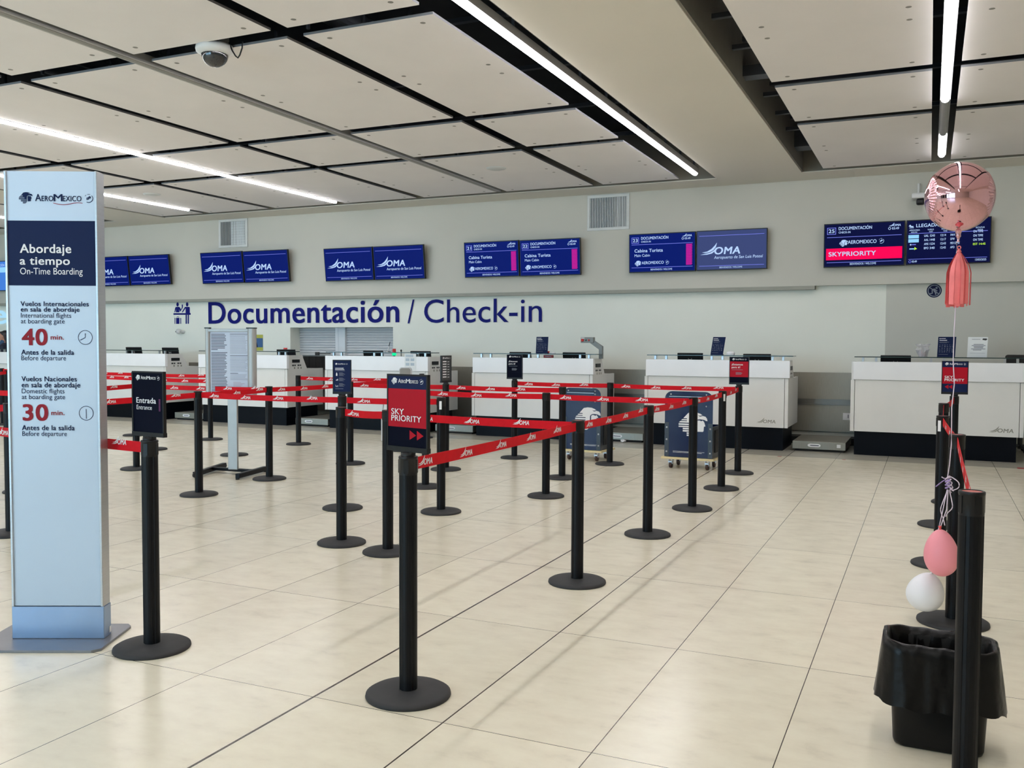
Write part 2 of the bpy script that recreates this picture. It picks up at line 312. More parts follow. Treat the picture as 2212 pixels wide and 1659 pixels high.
# plaster ceiling: soffits around two coffers, plain slab behind the viewer
MX0, MX1, RX0, RX1, YC, YB = -13.7, -2.9, -1.7, 4.95, 13.57, -.4
mb = MB()
mb.box(XL, YC, ZC, XR, YL+.12, 4.8); mb.box(MX1, YB, ZC, RX0, YC, 4.8); mb.box(-15.0, YB, ZC, MX0, YC, 4.8); mb.box(RX1, YB, ZC, XR, YC, 4.8); mb.box(XL, YF, ZC, XR, YB, 4.8)
struct(mb.build('ceiling', 'ceil_white'))
mb = MB(); t = .02; zt = 4.7
for a, b in ((MX0, MX1), (RX0, RX1)):
    mb.box(a, YB, ZC+.012, a+t, YC, zt); mb.box(b-t, YB, ZC+.012, b, YC, zt); mb.box(a, YC-t, ZC+.012, b, YC, zt)
mb.box(XL, YC-t, ZC+.012, -15, YC, zt); mb.box(-15.02, YB, ZC+.012, -15, YC, zt)
struct(mb.build('trim_3', 'fascia'))
mb = MB(); mb.box(XL, YB, 4.7, XR, YC, 4.8); struct(mb.build('ceiling_void', 'plenum'))
mb = MB()                               # steel hangers and ducts seen through the gaps
for y in (3.2, 4.29, 5.92, 7.4, 8.93, 10.56, 12.2):
    for a, b in ((MX0, MX1), (RX0, RX1)): mb.box(a, y-.03, 4.32, b, y+.03, 4.36)
for x in (-12.45, -10.9, -9.4, -7.8, -6.3, -4.68, -3.2, .08, 1.7, 3.28):
    mb.box(x-.02, YB, 4.2, x+.02, YC-.3, 4.24)
    for k in range(16): y = 1.4+k*.8; mb.box(x-.012, y-.012, 4.0, x+.012, y+.012, 4.7)
for x in (-1.55, ):
    for k in range(7): y = 7.6+k*.85; mb.box(x-.16, y-.03, 4.1, x+.22, y+.02, 4.14)
    mb.box(-1.69, 8.95, 4.0, -1.2, 9.12, 4.1); mb.box(-1.69, 12.6, 4.05, -1.3, 12.9, 4.3)
mb.tube([(-5.1, YB, 4.5), (-5.1, YC-.2, 4.5)], .12, 12); mb.tube([(-8.6, YB, 4.45), (-8.6, YC-.2, 4.45)], .16, 12)
struct(mb.build('ceiling_frame', 'plenum_steel'))

# suspended panels
ROWS = [(10.66, 13.36), (9.03, 10.46), (6.02, 8.83), (4.39, 5.82), (1.4, 4.19), (-.35, 1.2)]
RN = ['first row from back wall', 'second row from back wall', 'third row from back wall', 'fourth row from back wall', 'fifth row from back wall', 'sixth row from back wall']
MCOL = [(-4.59, -3.41), (-6.21, -4.75), (-7.73, -6.39), (-9.32, -7.87), (-10.83, -9.48), (-12.38, -10.98), (-13.58, -12.53)]
CN = ['right next to the brightest tube', 'right of the unlit ceiling channel', 'left of the unlit ceiling channel', 'right of the long left tube', 'left of the long left tube', 'right of the farthest left tube', 'left of the farthest left tube']
RCOL = [(-1.39, -.03), (.2, 1.62), (1.78, 3.2), (3.36, 4.8)]
RCN = ['left of the tube above the balloon', 'right of the tube above the balloon', 'outermost right in the balloon coffer', 'outermost right in the balloon coffer']
def ceiling_panel(x0, x1, y0, y1, label, group):
    mb = MB(); mb.box(x0, y0, ZC, x1, y1, ZC+.02); mb.m = [0, 2, 2, 2, 2, 2]
    fr = Fr((0, 0, ZC), (1, 0, 0), (0, -1, 0))
    ys = [y0+.13, y1-.13] if y1-y0 < 2 else [y0+.13, (y0+y1)/2-.14, (y0+y1)/2+.14, y1-.13]
    for x in (x0+.16, x1-.16):
        for y in ys: mb.disc(fr, x, -y, .022, .0012, 1, 10)
    o = mb.build('ceiling_panel', ['ceil_panel', 'cap_grey', 'panel_edge'], None, ((x0+x1)/2, (y0+y1)/2, ZC))
    tag(o, label, 'ceiling panel', group)
for j, (y0, y1) in enumerate(ROWS):
    for i, (x0, x1) in enumerate(MCOL):
        ceiling_panel(x0, x1, y0, y1, 'white ceiling panel %s, %s' % (CN[i], RN[j]), 'suspended panels in the large coffer')
    for i, (x0, x1) in enumerate(RCOL[:2]):
        ceiling_panel(x0, x1, y0, y1, 'white ceiling panel %s, %s' % (RCN[i], RN[j]), 'suspended panels in the right coffer')
for j, (y0, y1) in enumerate(ROWS[:4]):
    for i, (x0, x1) in enumerate([(-16.5, -15.12), (-18.06, -16.65), (-19.6, -18.2)]):
        ceiling_panel(x0, x1, y0, y1, 'white ceiling panel beyond the left soffit, %s, %s' % (['nearest column', 'middle column', 'farthest column'][i], RN[j]), 'suspended panels beyond the left soffit')
for nm, x0, x1 in (('a', -25.9, -19.7), ): 
    mb = MB(); mb.box(x0, YB, ZC, x1, YC-.2, ZC+.03); struct(mb.build('ceiling_panel_field', 'ceil_panel'))
mb = MB(); mb.box(1.78, YB, ZC, 4.85, YC-.2, ZC+.03); struct(mb.build('ceiling_panel_edge', 'ceil_panel'))

# linear lights
def linear_light(x, segs, label, z=ZC+.003, group='linear ceiling lights', w=.03):
    y0 = min(a for a, b, l in segs); y1 = max(b for a, b, l in segs)
    t = thing('linear_light', (x, y0, z), label, 'ceiling light', group)
    mb = MB(); mb.box(x-w-.012, y0, z, x+w+.012, y1, z+.07); mb.build('housing', 'alu_grey', t)
    for a, b, lit in segs:
        mb = MB(); prof = [(w*math.cos(PI+PI*k/8), .028*math.sin(PI+PI*k/8)) for k in range(9)]
        fr = Fr((x, a+.004, z-.001), (1, 0, 0), (0, 0, 1)); mb.prism(Fr((x, b-.004, z-.001), (1, 0, 0), (0, 0, 1)), prof, 0, b-a-.008)
        mb.build('diffuser', 'tube_glow' if lit else 'alu_grey', t)
def run(a, b, n): return [(a+(b-a)*k/n, a+(b-a)*(k+1)/n, True) for k in range(n)]
linear_light(-3.1, run(.4, 13.06, 5), 'bright tube light running beside the plaster soffit towards the back wall', w=.036)
linear_light(-9.4, run(.4, 13.2, 5), 'long lit tube light ending above the blue screens left of centre')
linear_light(-12.45, run(.4, 12.9, 5), 'lit tube light emerging from behind the tall totem, farthest left')
linear_light(.09, run(.4, 10.15, 4)+[(10.15, 11.75, False), (11.75, 13.05, True)], 'tube light above the foil balloon with a dead grey segment', w=.036)
t = thing('ceiling_channel', (-6.31, 3, ZC), 'long unlit grey metal channel between white ceiling panels', 'ceiling channel')
mb = MB(); mb.box(-6.365, .4, ZC-.015, -6.255, 13.25, ZC+.06); mb.build('channel', 'alu_grey', t); mb = MB(); mb.box(-6.335, .5, ZC-.018, -6.285, 13.2, ZC-.0152); mb.build('lens', 'cap_grey', t)
for x in (-16.57, ): linear_light(x, run(2, 12.8, 3), 'lit tube light beyond the left soffit, seen at the picture edge')
for x in (-20.5, -12.4, -6.2, -.5):
    o = MB().box(x-.04, YF+1, ZC-.03, x+.04, -1.0, ZC-.001).build('trim_lamp', 'tube_glow'); struct(o); o.name = 'trim_light'

# ---------------------------------------------------------------- belt posts
PH = .98
def stanchion_proto():
    t = thing('belt_stanchion', (0, 0, 0), '', 'belt post', 'black belt posts of the queue lanes')
    mb = MB(); mb.lathe((0, 0, 0), [(.02, 0), (.172, 0), (.174, .004), (.172, .014), (.16, .021), (.1, .026), (.04, .029)], 48); mb.build('base', 'base_rubber', t)
    poly = []
    for k in range(4):
        c = k*PI/2+PI/4
        for d, r in ((-.70, .037), (-.45, .037), (-.2, .037), (-.14, .0345), (.14, .0345), (.2, .037), (.45, .037), (.70, .037)): poly.append((r*math.cos(c+d), r*math.sin(c+d)))
    mb = MB(); mb.prism(Fr((0, 0, .026), (1, 0, 0), (0, 1, 0)), poly, 0, PH-.026-.075); mb.build('pole', 'black_metal', t)
    mb = MB(); mb.lathe((0, 0, 0), [(.0372, PH-.076), (.0376, PH-.07), (.0376, PH-.012), (.0392, PH-.010), (.0392, PH-.003), (.037, PH), (.031, PH), (.031, PH-.003)], 28)
    for k in range(4):
        fr = Fr((0, 0, 0), (math.cos(k*PI/2), math.sin(k*PI/2), 0), (-math.sin(k*PI/2), math.cos(k*PI/2), 0)); mb.fbox(fr, .034, -.010, PH-.068, .0386, .010, PH-.014)
    mb.build('head', 'black_plastic', t)
    mb = MB(); mb.lathe((0, 0, 0), [(0, PH-.0035), (.031, PH-.0025)], 24); mb.build('cap_disc', 'salmon', t)
    return t
PROTO = stanchion_proto(); USED = []
ST = {}
def stanchion(key, x, y, label, rz=0.0, lean=(0, 0)):
    o = PROTO if not USED else copy_tree(PROTO); USED.append(o)
    o.location = (x, y, 0); o.rotation_euler = (lean[0], lean[1], rz); o['label'] = label; ST[key] = o
    return o
def disc(px, py): q = fl(px, py, .02); return q.x, q.y
G = {
 1: (328.5, 1391, 'black belt post in front of the tall totem, carrying the Entrada sign'),
 2: (882, 1491, 'nearest black belt post in the middle, under the large red and navy sign'),
 4: (2058, 1337, 'black belt post standing behind the nearest right post, beside the white balloon'),
 8: (1246.5, 1251, 'black belt post second in the middle row, where two wide red belts meet'),
 9: (1398.5, 1150, 'black belt post third from the front in the middle row, left of the open lane'),
 10: (1495, 1095, 'black belt post right in front of the right blue bag sizer'),
 11: (1558, 1052, 'black belt post with white sticker, right of the right blue bag sizer'),
 12: (1593.5, 1018.7, 'farthest black belt post of the middle row, carrying the small red sign'),
 13: (1179, 1068, 'black belt post left of the left bag sizer, nearer of two standing close together'),
 14: (1214, 1029, 'black belt post overlapping the left edge of the left blue bag sizer'),
 15: (1317, 999.5, 'black belt post behind right of the left blue bag sizer'),
 16: (1111, 986, 'black belt post carrying the small dark sign before the third counter from right'),
 17: (952.6, 1101.5, 'black belt post with white sticker just right of the large red and navy sign'),
 18: (963, 1011, 'black belt post under the sign panel seen edge-on'),
 19: (919, 1048, 'black belt post just right of the nearest middle post, top hidden by its sign'),
 20: (869, 970, 'far black belt post peeking above the left corner of the red and navy sign'),
 21: (911, 943, 'farthest black belt post behind the red and navy sign, right of the grey chair back'),
 22: (838, 1187, 'black belt post directly left of the nearest middle post'),
 23: (738, 1167.5, 'black belt post in front of the navy menu sign post, holding the low wide belt'),
 24: (740, 1093.5, 'black belt post carrying the navy sign with icons'),
 25: (757, 998.3, 'black belt post just behind right of the navy sign with icons'),
 26: (645, 957, 'lone black belt post in front of the counter with the black curtain'),
 27: (582, 1031, 'black belt post right of the freestanding poster frame'),
 28: (430, 1064.7, 'black belt post in front of the left foot of the poster frame'),
 29: (455, 947, 'far black belt post behind the left edge of the poster frame'),
 30: (506, 980, 'black belt post hidden behind the pole of the poster frame'),
 31: (295, 1009.5, 'black belt post close behind the Entrada sign, its foot left of the sign post'),
 32: (332, 968, 'black belt post behind the Entrada sign, its top just above the sign'),
 33: (291, 938, 'black belt post rising above the left corner of the Entrada sign'),
 34: (24, 1148, 'black belt post at the left picture edge, beside the totem side'),
 35: (49, 1058, 'black belt post hidden behind the totem, only its foot edge showing')}
for k, (a, b, l) in G.items():
    x, y = disc(a, b); stanchion(k, x, y, l, .3 if k in (1, 2, 22, 23) else .05*k)
def rowp(k, x, y, l, rz=0): stanchion(k, x, y, l, rz)
rowp(3, .131, 3.176, 'nearest black belt post at the right, in front of the black bin', .5)
rowp(5, .09, 6.55, 'black belt post with white sticker, third in the right-hand row', .15)
rowp(6, .115, 8.0, 'black belt post fourth in the right-hand row, mostly hidden', .1)
rowp(7, .217, 9.2, 'black belt post at the end of the right-hand row, under the left-arrows sign')
rowp(36, -9.31, 7.85, 'black belt post at the left picture edge, farther of two beside the counter', .2)
q = fl(6, 915, .02); ST[36].location = (q.x, q.y, 0)
q = fl(17, 928, .02); rowp(37, q.x, q.y, 'far black belt post between the left picture edge and the totem')
def sticker(k, a0, a1, z0=.88, z1=.95):
    o = ST[k]; mb = MB(); n = 5; vs = []; L = o.location
    for i in range(n): a = a0+(a1-a0)*i/(n-1); vs += [(.0406*math.cos(a), .0406*math.sin(a), z0), (.0406*math.cos(a), .0406*math.sin(a), z1)]
    mb.add(vs, [(2*i, 2*i+2, 2*i+3, 2*i+1) for i in range(n-1)]); s = mb.build('sticker', 'print_white', None); s.parent = o; s['label'] = 'small white sticker'
    s.rotation_euler = (0, 0, -o.rotation_euler.z)
sticker(17, -1.45, -.95); sticker(11, -1.15, -.65); sticker(5, -2.35, -1.85)

# belts
def belt(a, b, label, z=.943, w=.05, sag=.006, logos=True, start=.12, step=.37, pa=None, pb=None):
    A = Vector(pa) if pa else ST[a].location.copy(); B = Vector(pb) if pb else ST[b].location.copy(); A.z = B.z = 0
    d = (B-A).normalized(); 
    if not pa: A = A+d*.041
    if not pb: B = B-d*.041
    mid = (A+B)/2; nrm = d.cross(UZ)
    if nrm.dot(CAM-mid) < 0: A, B = B, A; d = -d; nrm = d.cross(UZ)
    L = (B-A).length; N = max(4, int(L/.12)); vs = []
    def pt(s, h, c): return A+d*s+UZ*(z+h-sag*4*(s/L)*(1-s/L))+nrm*c
    mb = MB(); th = .0011
    for i in range(N+1):
        s = L*i/N; vs += [pt(s, -w/2, th), pt(s, w/2, th), pt(s, w/2, -th), pt(s, -w/2, -th)]
    fs = []
    for i in range(N):
        for k in range(4): fs.append((4*i+k, 4*i+(k+1) % 4, 4*i+4+(k+1) % 4, 4*i+4+k))
    fs += [(0, 3, 2, 1), (4*N, 4*N+1, 4*N+2, 4*N+3)]; mb.add(vs, fs)
    if logos:
        s = start
        while s < L-.13:
            dz = -sag*4*(s/L)*(1-s/L); fr = Fr(A+UZ*(z+dz), d, UZ); sl = -sag*4/L*(1-2*s/L); fr.u = (d+UZ*sl).normalized()
            oma(mb, Fr(fr.p(s, 0), fr.u, UZ), .02, -.0125, .0245, 1, th+.0006, 2.9); s += step
    o = mb.build('barrier_belt', ['belt_red', 'print_white'], None, (A.x, A.y, z))
    tag(o, label, 'barrier belt', 'red retractable belts between the posts')
BL = 'red lettered belt '
belt(2, 8, BL+'leaving the nearest middle post towards the right', sag=.004, start=.06)
belt(8, 9, BL+'between the second and third posts of the middle row'); belt(9, 10, BL+'between the third and fourth posts of the middle row')
belt(10, 11, BL+'passing over the right bag sizer top, short slanted piece'); belt(11, 12, BL+'short piece ending at the post of the small red sign')
belt(12, 15, BL+'along the second counter from the right, above the right bag sizer'); belt(15, 16, BL+'behind the left bag sizer top, to the small dark sign')
belt(10, 13, BL+'crossing in front of both blue bag sizers'); belt(13, 19, BL+'from the large red sign to the post left of the bag sizers')
belt(18, 14, BL+'far one from the edge-on sign to the left bag sizer'); belt(18, 25, BL+'far one passing behind the large red and navy sign')
belt(24, 17, BL+'from the navy icon sign post to the post with white sticker'); belt(28, 24, BL+'low one from the poster frame to the navy icon sign post')
belt(23, 22, BL+'wide low one left of the large red and navy sign', start=.05); belt(22, 8, BL+'wide one right of the large red sign, behind the nearest belt', start=.25)
belt(27, 25, BL+'slanting up behind the navy icon sign'); belt(28, 27, BL+'crossing the bottom of the poster frame, slanting upwards')
belt(26, 20, BL+'topmost one from the lone far post to the large red sign'); belt(20, 21, BL+'short far one rising in front of the grey chair back')
belt(25, 20, BL+'thin far one below the topmost belt, left of the large red sign', logos=False)
belt(33, 29, BL+'topmost one between the Entrada sign and the poster frame'); belt(32, 30, BL+'second from the top between the Entrada sign and the poster frame')
belt(31, 27, BL+'third from the top between the Entrada sign and the poster frame'); belt(34, 28, BL+'lowest one passing behind the Entrada sign to the poster frame')
belt(36, 33, BL+'topmost one between the totem and the Entrada sign'); belt(37, 32, BL+'second from the top between the totem and the Entrada sign')
belt(35, 31, BL+'third from the top between the totem and the Entrada sign')
q2 = Vector((-5.1, 3.47, 0))
belt(1, None, BL+'passing behind the totem at half height to the Entrada post', pb=(q2.x, q2.y, 0), start=.09)
q = fl(-30, 880, .943); belt(34, None, 'plain red belt stub at the left edge, lowest one left of the totem', pb=(q.x, q.y, 0), logos=False)
q = fl(-30, 846, .943); belt(35, None, 'red belt stub at the left edge, second lowest left of the totem', pb=(q.x, q.y, 0), logos=False)
q = fl(-60, 813, .943); belt(37, None, 'red belt stub at the left edge, below the topmost one left of the totem', pb=(q.x, q.y, 0), logos=False)
belt(3, 4, BL+'foreshortened, from the nearest right post back to the next', start=.3); belt(4, 5, BL+'foreshortened, second in the right-hand row', start=.3)
belt(5, 6, BL+'thin red sliver third in the right-hand row', logos=False); belt(6, 7, BL+'thin red sliver at the far end of the right-hand row', logos=False)

# signs on posts
def post_sign(k, u, w, h, label, draw, z=PH+.0045, name='post_sign', face='sign_navy', cat='sign'):
    P = ST[k].location; u = Vector((u[0], u[1], 0)).normalized(); t = thing(name, (P.x, P.y, z), label, cat, 'signs on top of belt posts')
    fr = Fr(Vector((P.x, P.y, z))-u*w/2, u, UZ)
    mb = MB(); mb.lathe((P.x, P.y, z-.004), [(.03, 0), (.03, .012), (.02, .016)], 16); mb.fbox(fr, w/2-.03, .004, -.012, w/2+.03, .02, .012)
    mb.build('socket', 'black_plastic', t)
    mb = MB(); f = .007
    mb.fbox(fr, -f, .012, -.011, w+f, .032, .011); mb.fbox(fr, -f, h+.02, -.008, w+f, h+.02+f, .008)
    mb.fbox(fr, -f, .032, -.008, 0, h+.02, .008); mb.fbox(fr, w, .032, -.008, w+f, h+.02, .008); mb.build('frame', 'black_plastic', t)
    pf = Fr(fr.p(0, .026, .006), u, UZ); mb = MB(); mb.fbox(pf, 0, 0, -.01, w, h, 0, 0); p = mb.build('panel', face, t)
    g = MB(); mats = draw(g, pf, w, h); s = g.build('graphics', mats, p)
    return t
def d_sky(g, f, w, h, left=False):
    g.rect(f, 0, .285*h, w, .805*h, .0008, 1); g.rect(f, 0, .805*h, w, h, .0008, 2); airline(g, f, .09*w, .885*h, .82*w, 0)
    g.text('SKY', f, .09*w, .455*h, .078*h, .33*w, .02, 0, 0); g.text('PRIORITY', f, .09*w, .365*h, .078*h, .78*w, .02, 0, 0)
    for x in ((.57, .76) if not left else (.1, .26)):
        g.flat(f, [(x*w, .12*h), ((x+.17)*w, .185*h), (x*w, .25*h)] if not left else [((x+.15)*w, .12*h), ((x+.15)*w, .25*h), (x*w, .185*h)], .0012, 1)
    return ['print_white', 'sign_red', 'sign_navy']
def d_ent(g, f, w, h):
    airline(g, f, .1*w, .875*h, .8*w, 0); g.text('Entrada', f, .12*w, .49*h, .088*h, .66*w, .03); g.text('Entrance', f, .12*w, .385*h, .07*h, .52*w, 0)
    for k in range(12): g.rect(f, .87*w, (.37+.0165*k)*h, .925*w, (.382+.0165*k)*h, .001, 1)
    return ['print_white', 'magenta_dark']
def d_est(red):
    def d(g, f, w, h):
        if red: g.rect(f, .0, .235*h, w, .825*h, .0006, 1)
        airline(g, f, .12*w, .885*h, .76*w, 0)
        g.text('¡Estamos', f, .1*w, .68*h, .065*h, .6*w, .03, .05); g.text('para ti!', f, .1*w, .575*h, .065*h, .45*w, .03, .05)
        g.rect(f, .1*w, .505*h, .7*w, .518*h, .001, 2)
        for k in range(4): g.rect(f, .32*w, (.33+.025*k)*h, (.62+.03*(k % 3))*w, (.342+.025*k)*h, .001, 2)
        return ['print_white', 'sign_red', 'print_grey']
    return d
def d_menu(g, f, w, h):
    airline(g, f, .1*w, .86*h, .72*w, 0)
    for k, b in enumerate((.735, .695, .66)): g.rect(f, .1*w, b*h, (.6+.04*k)*w, (b+(.018 if k < 2 else .012))*h, .001, 0 if k < 2 else 1)
    g.flat(f, [(.15*w, .51*h), (.23*w, .51*h), (.23*w, .57*h), (.205*w, .61*h), (.175*w, .61*h), (.15*w, .57*h)], .001, 0)
    for i, hh in enumerate((.02, .035, .05)): g.rect(f, (.14+.045*i)*w, .365*h, (.175+.045*i)*w, (.365+hh)*h, .001, 0)
    g.stroke(f, [(.12*w, .235*h), (.12*w, .175*h), (.29*w, .175*h)], .012*w, .001, 0); g.stroke(f, [(.15*w, .21*h), (.19*w, .185*h), (.28*w, .215*h)], .02*w, .001, 0)
    for y0 in (.60, .44, .27):
        for k in range(5): g.rect(f, .33*w, (y0-.022*k)*h, (.55+.07*((k*7) % 3))*w, (y0-.022*k+.009)*h, .001, 1)
    g.rect(f, .1*w, .105*h, .58*w, .118*h, .001, 1)
    return ['print_white', 'print_grey']
post_sign(2, (.969, -.241), .215, .297, 'large red and navy sign with two right arrows on the nearest middle post', d_sky, face='sign_black')
post_sign(1, (.99, -.10), .205, .287, 'dark navy Entrada sign on the post in front of the totem', d_ent, face='sign_black')
post_sign(12, (.99, -.06), .205, .293, 'small red sign with two white lines of heading, before the second counter from the right', d_est(True), face='sign_black')
post_sign(16, (.99, -.06), .205, .293, 'small dark navy sign with white heading, before the third counter from the right', d_est(False), face='sign_black')
post_sign(7, (1, .0), .205, .287, 'red and navy sign with two left arrows, below the hanging pink tassel', lambda g, f, w, h: d_sky(g, f, w, h, True))
post_sign(24, (.93, .37), .147, .28, 'navy sign with white icons and small lines of text, left of centre', d_menu)
def d_edge(g, f, w, h):
    airline(g, f, .1*w, .88*h, .8*w, 0)
    for k in range(7): g.rect(f, .12*w, (.75-.1*k)*h, .5*w, (.79-.1*k)*h, .001, 0); g.rect(f, .6*w, (.75-.1*k)*h, .8*w, (.77-.1*k)*h, .001, 0)
    return ['print_white']
post_sign(18, (.05, .9987), .205, .29, 'grey sign panel seen almost edge-on, right of the red and navy sign', d_edge, face='dark_grey')

# ---------------------------------------------------------------- tall totem
P0 = fl(26.5, 1379.5, .012); P1 = fl(225.7, 1379.5, .012); tu = (P1-P0).normalized(); TW = (P1-P0).length; TH = 2.222
tf = Fr(P0, tu, UZ); dn = tf.n
t = thing('information_totem', tuple((P0+P1)/2-dn*.05-UZ*.012), 'tall white and navy boarding time totem on a grey floor plate', 'totem')
mb = MB(); pl = Fr(P0-UZ*.012, tu, -dn); ch = .05
mb.prism(Fr(P0-UZ*.012, tu, -dn), [(-.09, -.17), (TW+.012, -.17), (TW+.046, -.14), (TW+.046, .20), (TW+.02, .235), (-.09, .235), (-.115, .21), (-.115, -.145)][::-1], .0006, .012)
mb.build('floor_plate', 'grey_metal', t, bevel=.002)
zk = .155; D = .078
mb = MB(); mb.fbox(tf, 0, 0, -D, TW, zk, 0); mb.build('plinth', 'totem_plinth_daylit', t, bevel=.003)
mb = MB(); mb.fbox(Fr(tf.p(TW+.0005, .012, -D*.7), -dn, UZ), 0, 0, 0, .02, .03, .001); mb.build('rating_label', 'print_white', t)
rail = .0145
for a, b in ((.002, rail), (TW-rail, TW-.002)):
    mb = MB(); mb.fbox(tf, a, zk, -D+.004, b, TH, .004); mb.build('side_rail', 'alu', t, bevel=.003)
mb = MB(); mb.fbox(tf, rail, zk+.004, -D+.01, TW-rail, TH-.002, -.003); pan = mb.build('panel', 'totem_white_daylit', t)
ff = Fr(tf.p(0, 0, -.003), tu, UZ)
_, v0 = ff.px(120, 617); _, v1 = ff.px(120, 477)
mb = MB(); mb.rect(ff, rail, v0, TW-rail, v1, .0012); mb.build('header_field', 'sign_navy', pan)
mb = MB()
for s, a, b, y, c, bo in (('Abordaje', 44, 154, 546, 18.5, .035), ('a tiempo', 44, 151, 571.5, 17, .035), ('On-Time Boarding', 44, 179, 592.5, 14, 0)):
    mb = MB(); mb.tpx(s, ff, a, b, y, c, bo, 0, .0022); mb.build('header_line', 'print_white', pan)
mb = MB()
for s, a, b, y, c, bo in (('Vuelos Internacionales', 45, 192, 661, 10, .03), ('en sala de abordaje', 45.5, 172, 673, 10, .03), ('International flights', 45.5, 154, 686, 10, 0), ('at boarding gate', 45.5, 140, 698.5, 10, 0),
    ('Antes de la salida', 46.5, 160, 766, 10.5, .03), ('Before departure', 46.5, 143, 778, 10, 0), ('Vuelos Nacionales', 47, 166, 823.5, 10.5, .03), ('en sala de abordaje', 47.5, 173.5, 836.5, 10.5, .03),
    ('Domestic flights', 47.5, 139.5, 849.5, 10, 0), ('at boarding gate', 47.5, 141, 862, 10, 0), ('Antes de la salida', 48, 161.5, 929, 10.5, .03), ('Before departure', 48.5, 145, 941.5, 10, 0)):
    mb = MB(); mb.tpx(s, ff, a, b, y, c, bo, 0, .0015); mb.build('text_line', 'text_navy', pan)
for cx_, cy_, hands in ((184.5, 729, ((0, 9), (-11, -6))), (186.5, 892.5, ((0, 9), (0, -12)))):
    mb = MB(); a, b = ff.px(cx_, cy_); r = ff.px(cx_+15.7, cy_)[0]-a; k = r/15.7
    mb.ring(ff, a, b, r*.93, r, .0015, 0); mb.stroke(ff, [(a+hands[0][0]*k, b+hands[0][1]*k), (a, b), (a+hands[1][0]*k, b+hands[1][1]*k)], r*.08, .0015, 0); mb.build('clock_icon', 'text_navy', pan)
mb = MB(); a0, b0 = ff.px(41, 434); a1, _ = ff.px(199, 434); airline(mb, ff, a0, b0, a1-a0, 0, .0015, 1)
mb.build('airline_mark', ['text_navy', 'text_red'], pan)
for s, a, b, y, c, bo in (('40', 49, 102, 745, 34, .05), ('min.', 110, 138.5, 733.5, 10, .03), ('30', 51, 103.5, 908, 34, .05), ('min.', 111.5, 139.5, 896.5, 10, .03)): mb = MB(); mb.tpx(s, ff, a, b, y, c, bo, 0, .0015); mb.build('minutes_line', 'text_red', pan)['label'] = 'dark red lettering'

# ---------------------------------------------------------------- freestanding poster frame
bu = Vector((.96, .27, 0)).normalized(); bc = fl(498, 1018, .05); bc.z = 0; bw, bz0, bz1 = .56, .872, 1.587
t = thing('poster_stand', tuple(bc), 'grey aluminium poster stand with a sheet of small print', 'poster stand')
bf = Fr(bc-bu*bw/2, bu, UZ)
mb = MB(); mb.fbox(bf, bw/2-.055, .06, -.085, bw/2+.055, bz0+.3, -.052); mb.build('post', 'alu_grey', t, bevel=.006)
mb = MB(); mb.fbox(bf, 0, bz0, -.05, bw, bz1, -.03); mb.build('back_panel', 'alu_grey', t)
mb = MB(); mb.fbox(bf, .03, bz1-.035, -.03, bw-.03, bz1-.005, -.008); mb.fbox(bf, .03, bz0+.005, -.03, bw-.03, bz0+.035, -.008); mb.build('rail', 'alu_grey', t, bevel=.004)
for x in (.02, bw-.035):
    r = .05 if x > .1 else .03
    mb = MB(); mb.prism(Fr(bf.p(x, bz0, -.03), bu, -bf.n), [(r*1.1*math.cos(PI+PI*k/10), .75*r*math.sin(PI+PI*k/10)) for k in range(11)], 0, bz1-bz0) if 0 else None
    n = 10; vs = []
    for z in (bz0, bz1): vs += [bf.p(x+r*math.cos(PI*k/n), z, -.03+.8*r*math.sin(PI*k/n)) for k in range(n+1)]
    mb.add(vs, [(k+1, k, n+1+k, n+2+k) for k in range(n)]+[tuple(range(n+1)), tuple(range(n+1, 2*n+2))[::-1]], 0, False); mb.build('side_profile', 'alu_grey', t)
    mb = MB(); mb.fbox(bf, x-r, bz1, -.045, x+r, bz1+.012, -.03+.8*r); mb.build('end_cap', 'black_plastic', t)
mb = MB(); mb.fbox(bf, .045, bz0+.03, -.032, bw-.06, bz1-.035, -.024); sh = mb.build('poster', 'poster_paper', t)
pf = Fr(bf.p(0, 0, -.024), bu, UZ); mb = MB(); rnd = random.Random(3)
y = bz1-.065
for k in range(38):
    if k not in (11,): mb.rect(pf, .06, y, .06+.185*(rnd.uniform(.8, 1) if k != 10 else .4), y+.0085, .001, 0)
    y -= .0165
y = bz1-.062
for k in range(46):
    if k in (0, 17, 31): mb.rect(pf, .275, y, .275+(.2, .2, .09)[(0, 17, 31).index(k)], y+.006, .001, 0)
    elif 37 < k < 45: mb.rect(pf, .31, y, .31+rnd.uniform(.08, .14), y+.004, .001, 2)
    elif k not in (16, 30, 37): mb.rect(pf, .275, y, .275+.2*rnd.uniform(.85, 1), y+.0032, .001, 1)
    y -= .0136
mb.build('print', ['poster_text', 'print_grey', 'poster_pink'], sh)
lf = [(fl(421, 1032), fl(485, 1011)), (fl(513, 1036), fl(573, 1019))]
for a, b in lf:
    a.z = b.z = 0; d = (b-a).normalized(); g = Fr(a, d, UZ); mb = MB(); mb.fbox(g, 0, .012, -.025, (b-a).length, .062, .025); mb.build('foot', 'black_metal', t, bevel=.004)
a = (lf[0][0]*.45+lf[0][1]*.55); b = (lf[1][0]*.45+lf[1][1]*.55); g = Fr(a, (b-a).normalized(), UZ)
mb = MB(); mb.fbox(g, 0, .03, -.03, (b-a).length, .06, .03); mb.build('cross_bar', 'black_metal', t)
for q in (lf[0][0], lf[0][1]):
    mb = MB(); mb.lathe((q.x, q.y, .028), [(.001, -.012), (.026, -.012), (.028, 0), (.026, .012), (.001, .012)], 16, T=Matrix.Rotation(PI/2, 3, 'Y')); mb.build('caster', 'rubber_black', t)
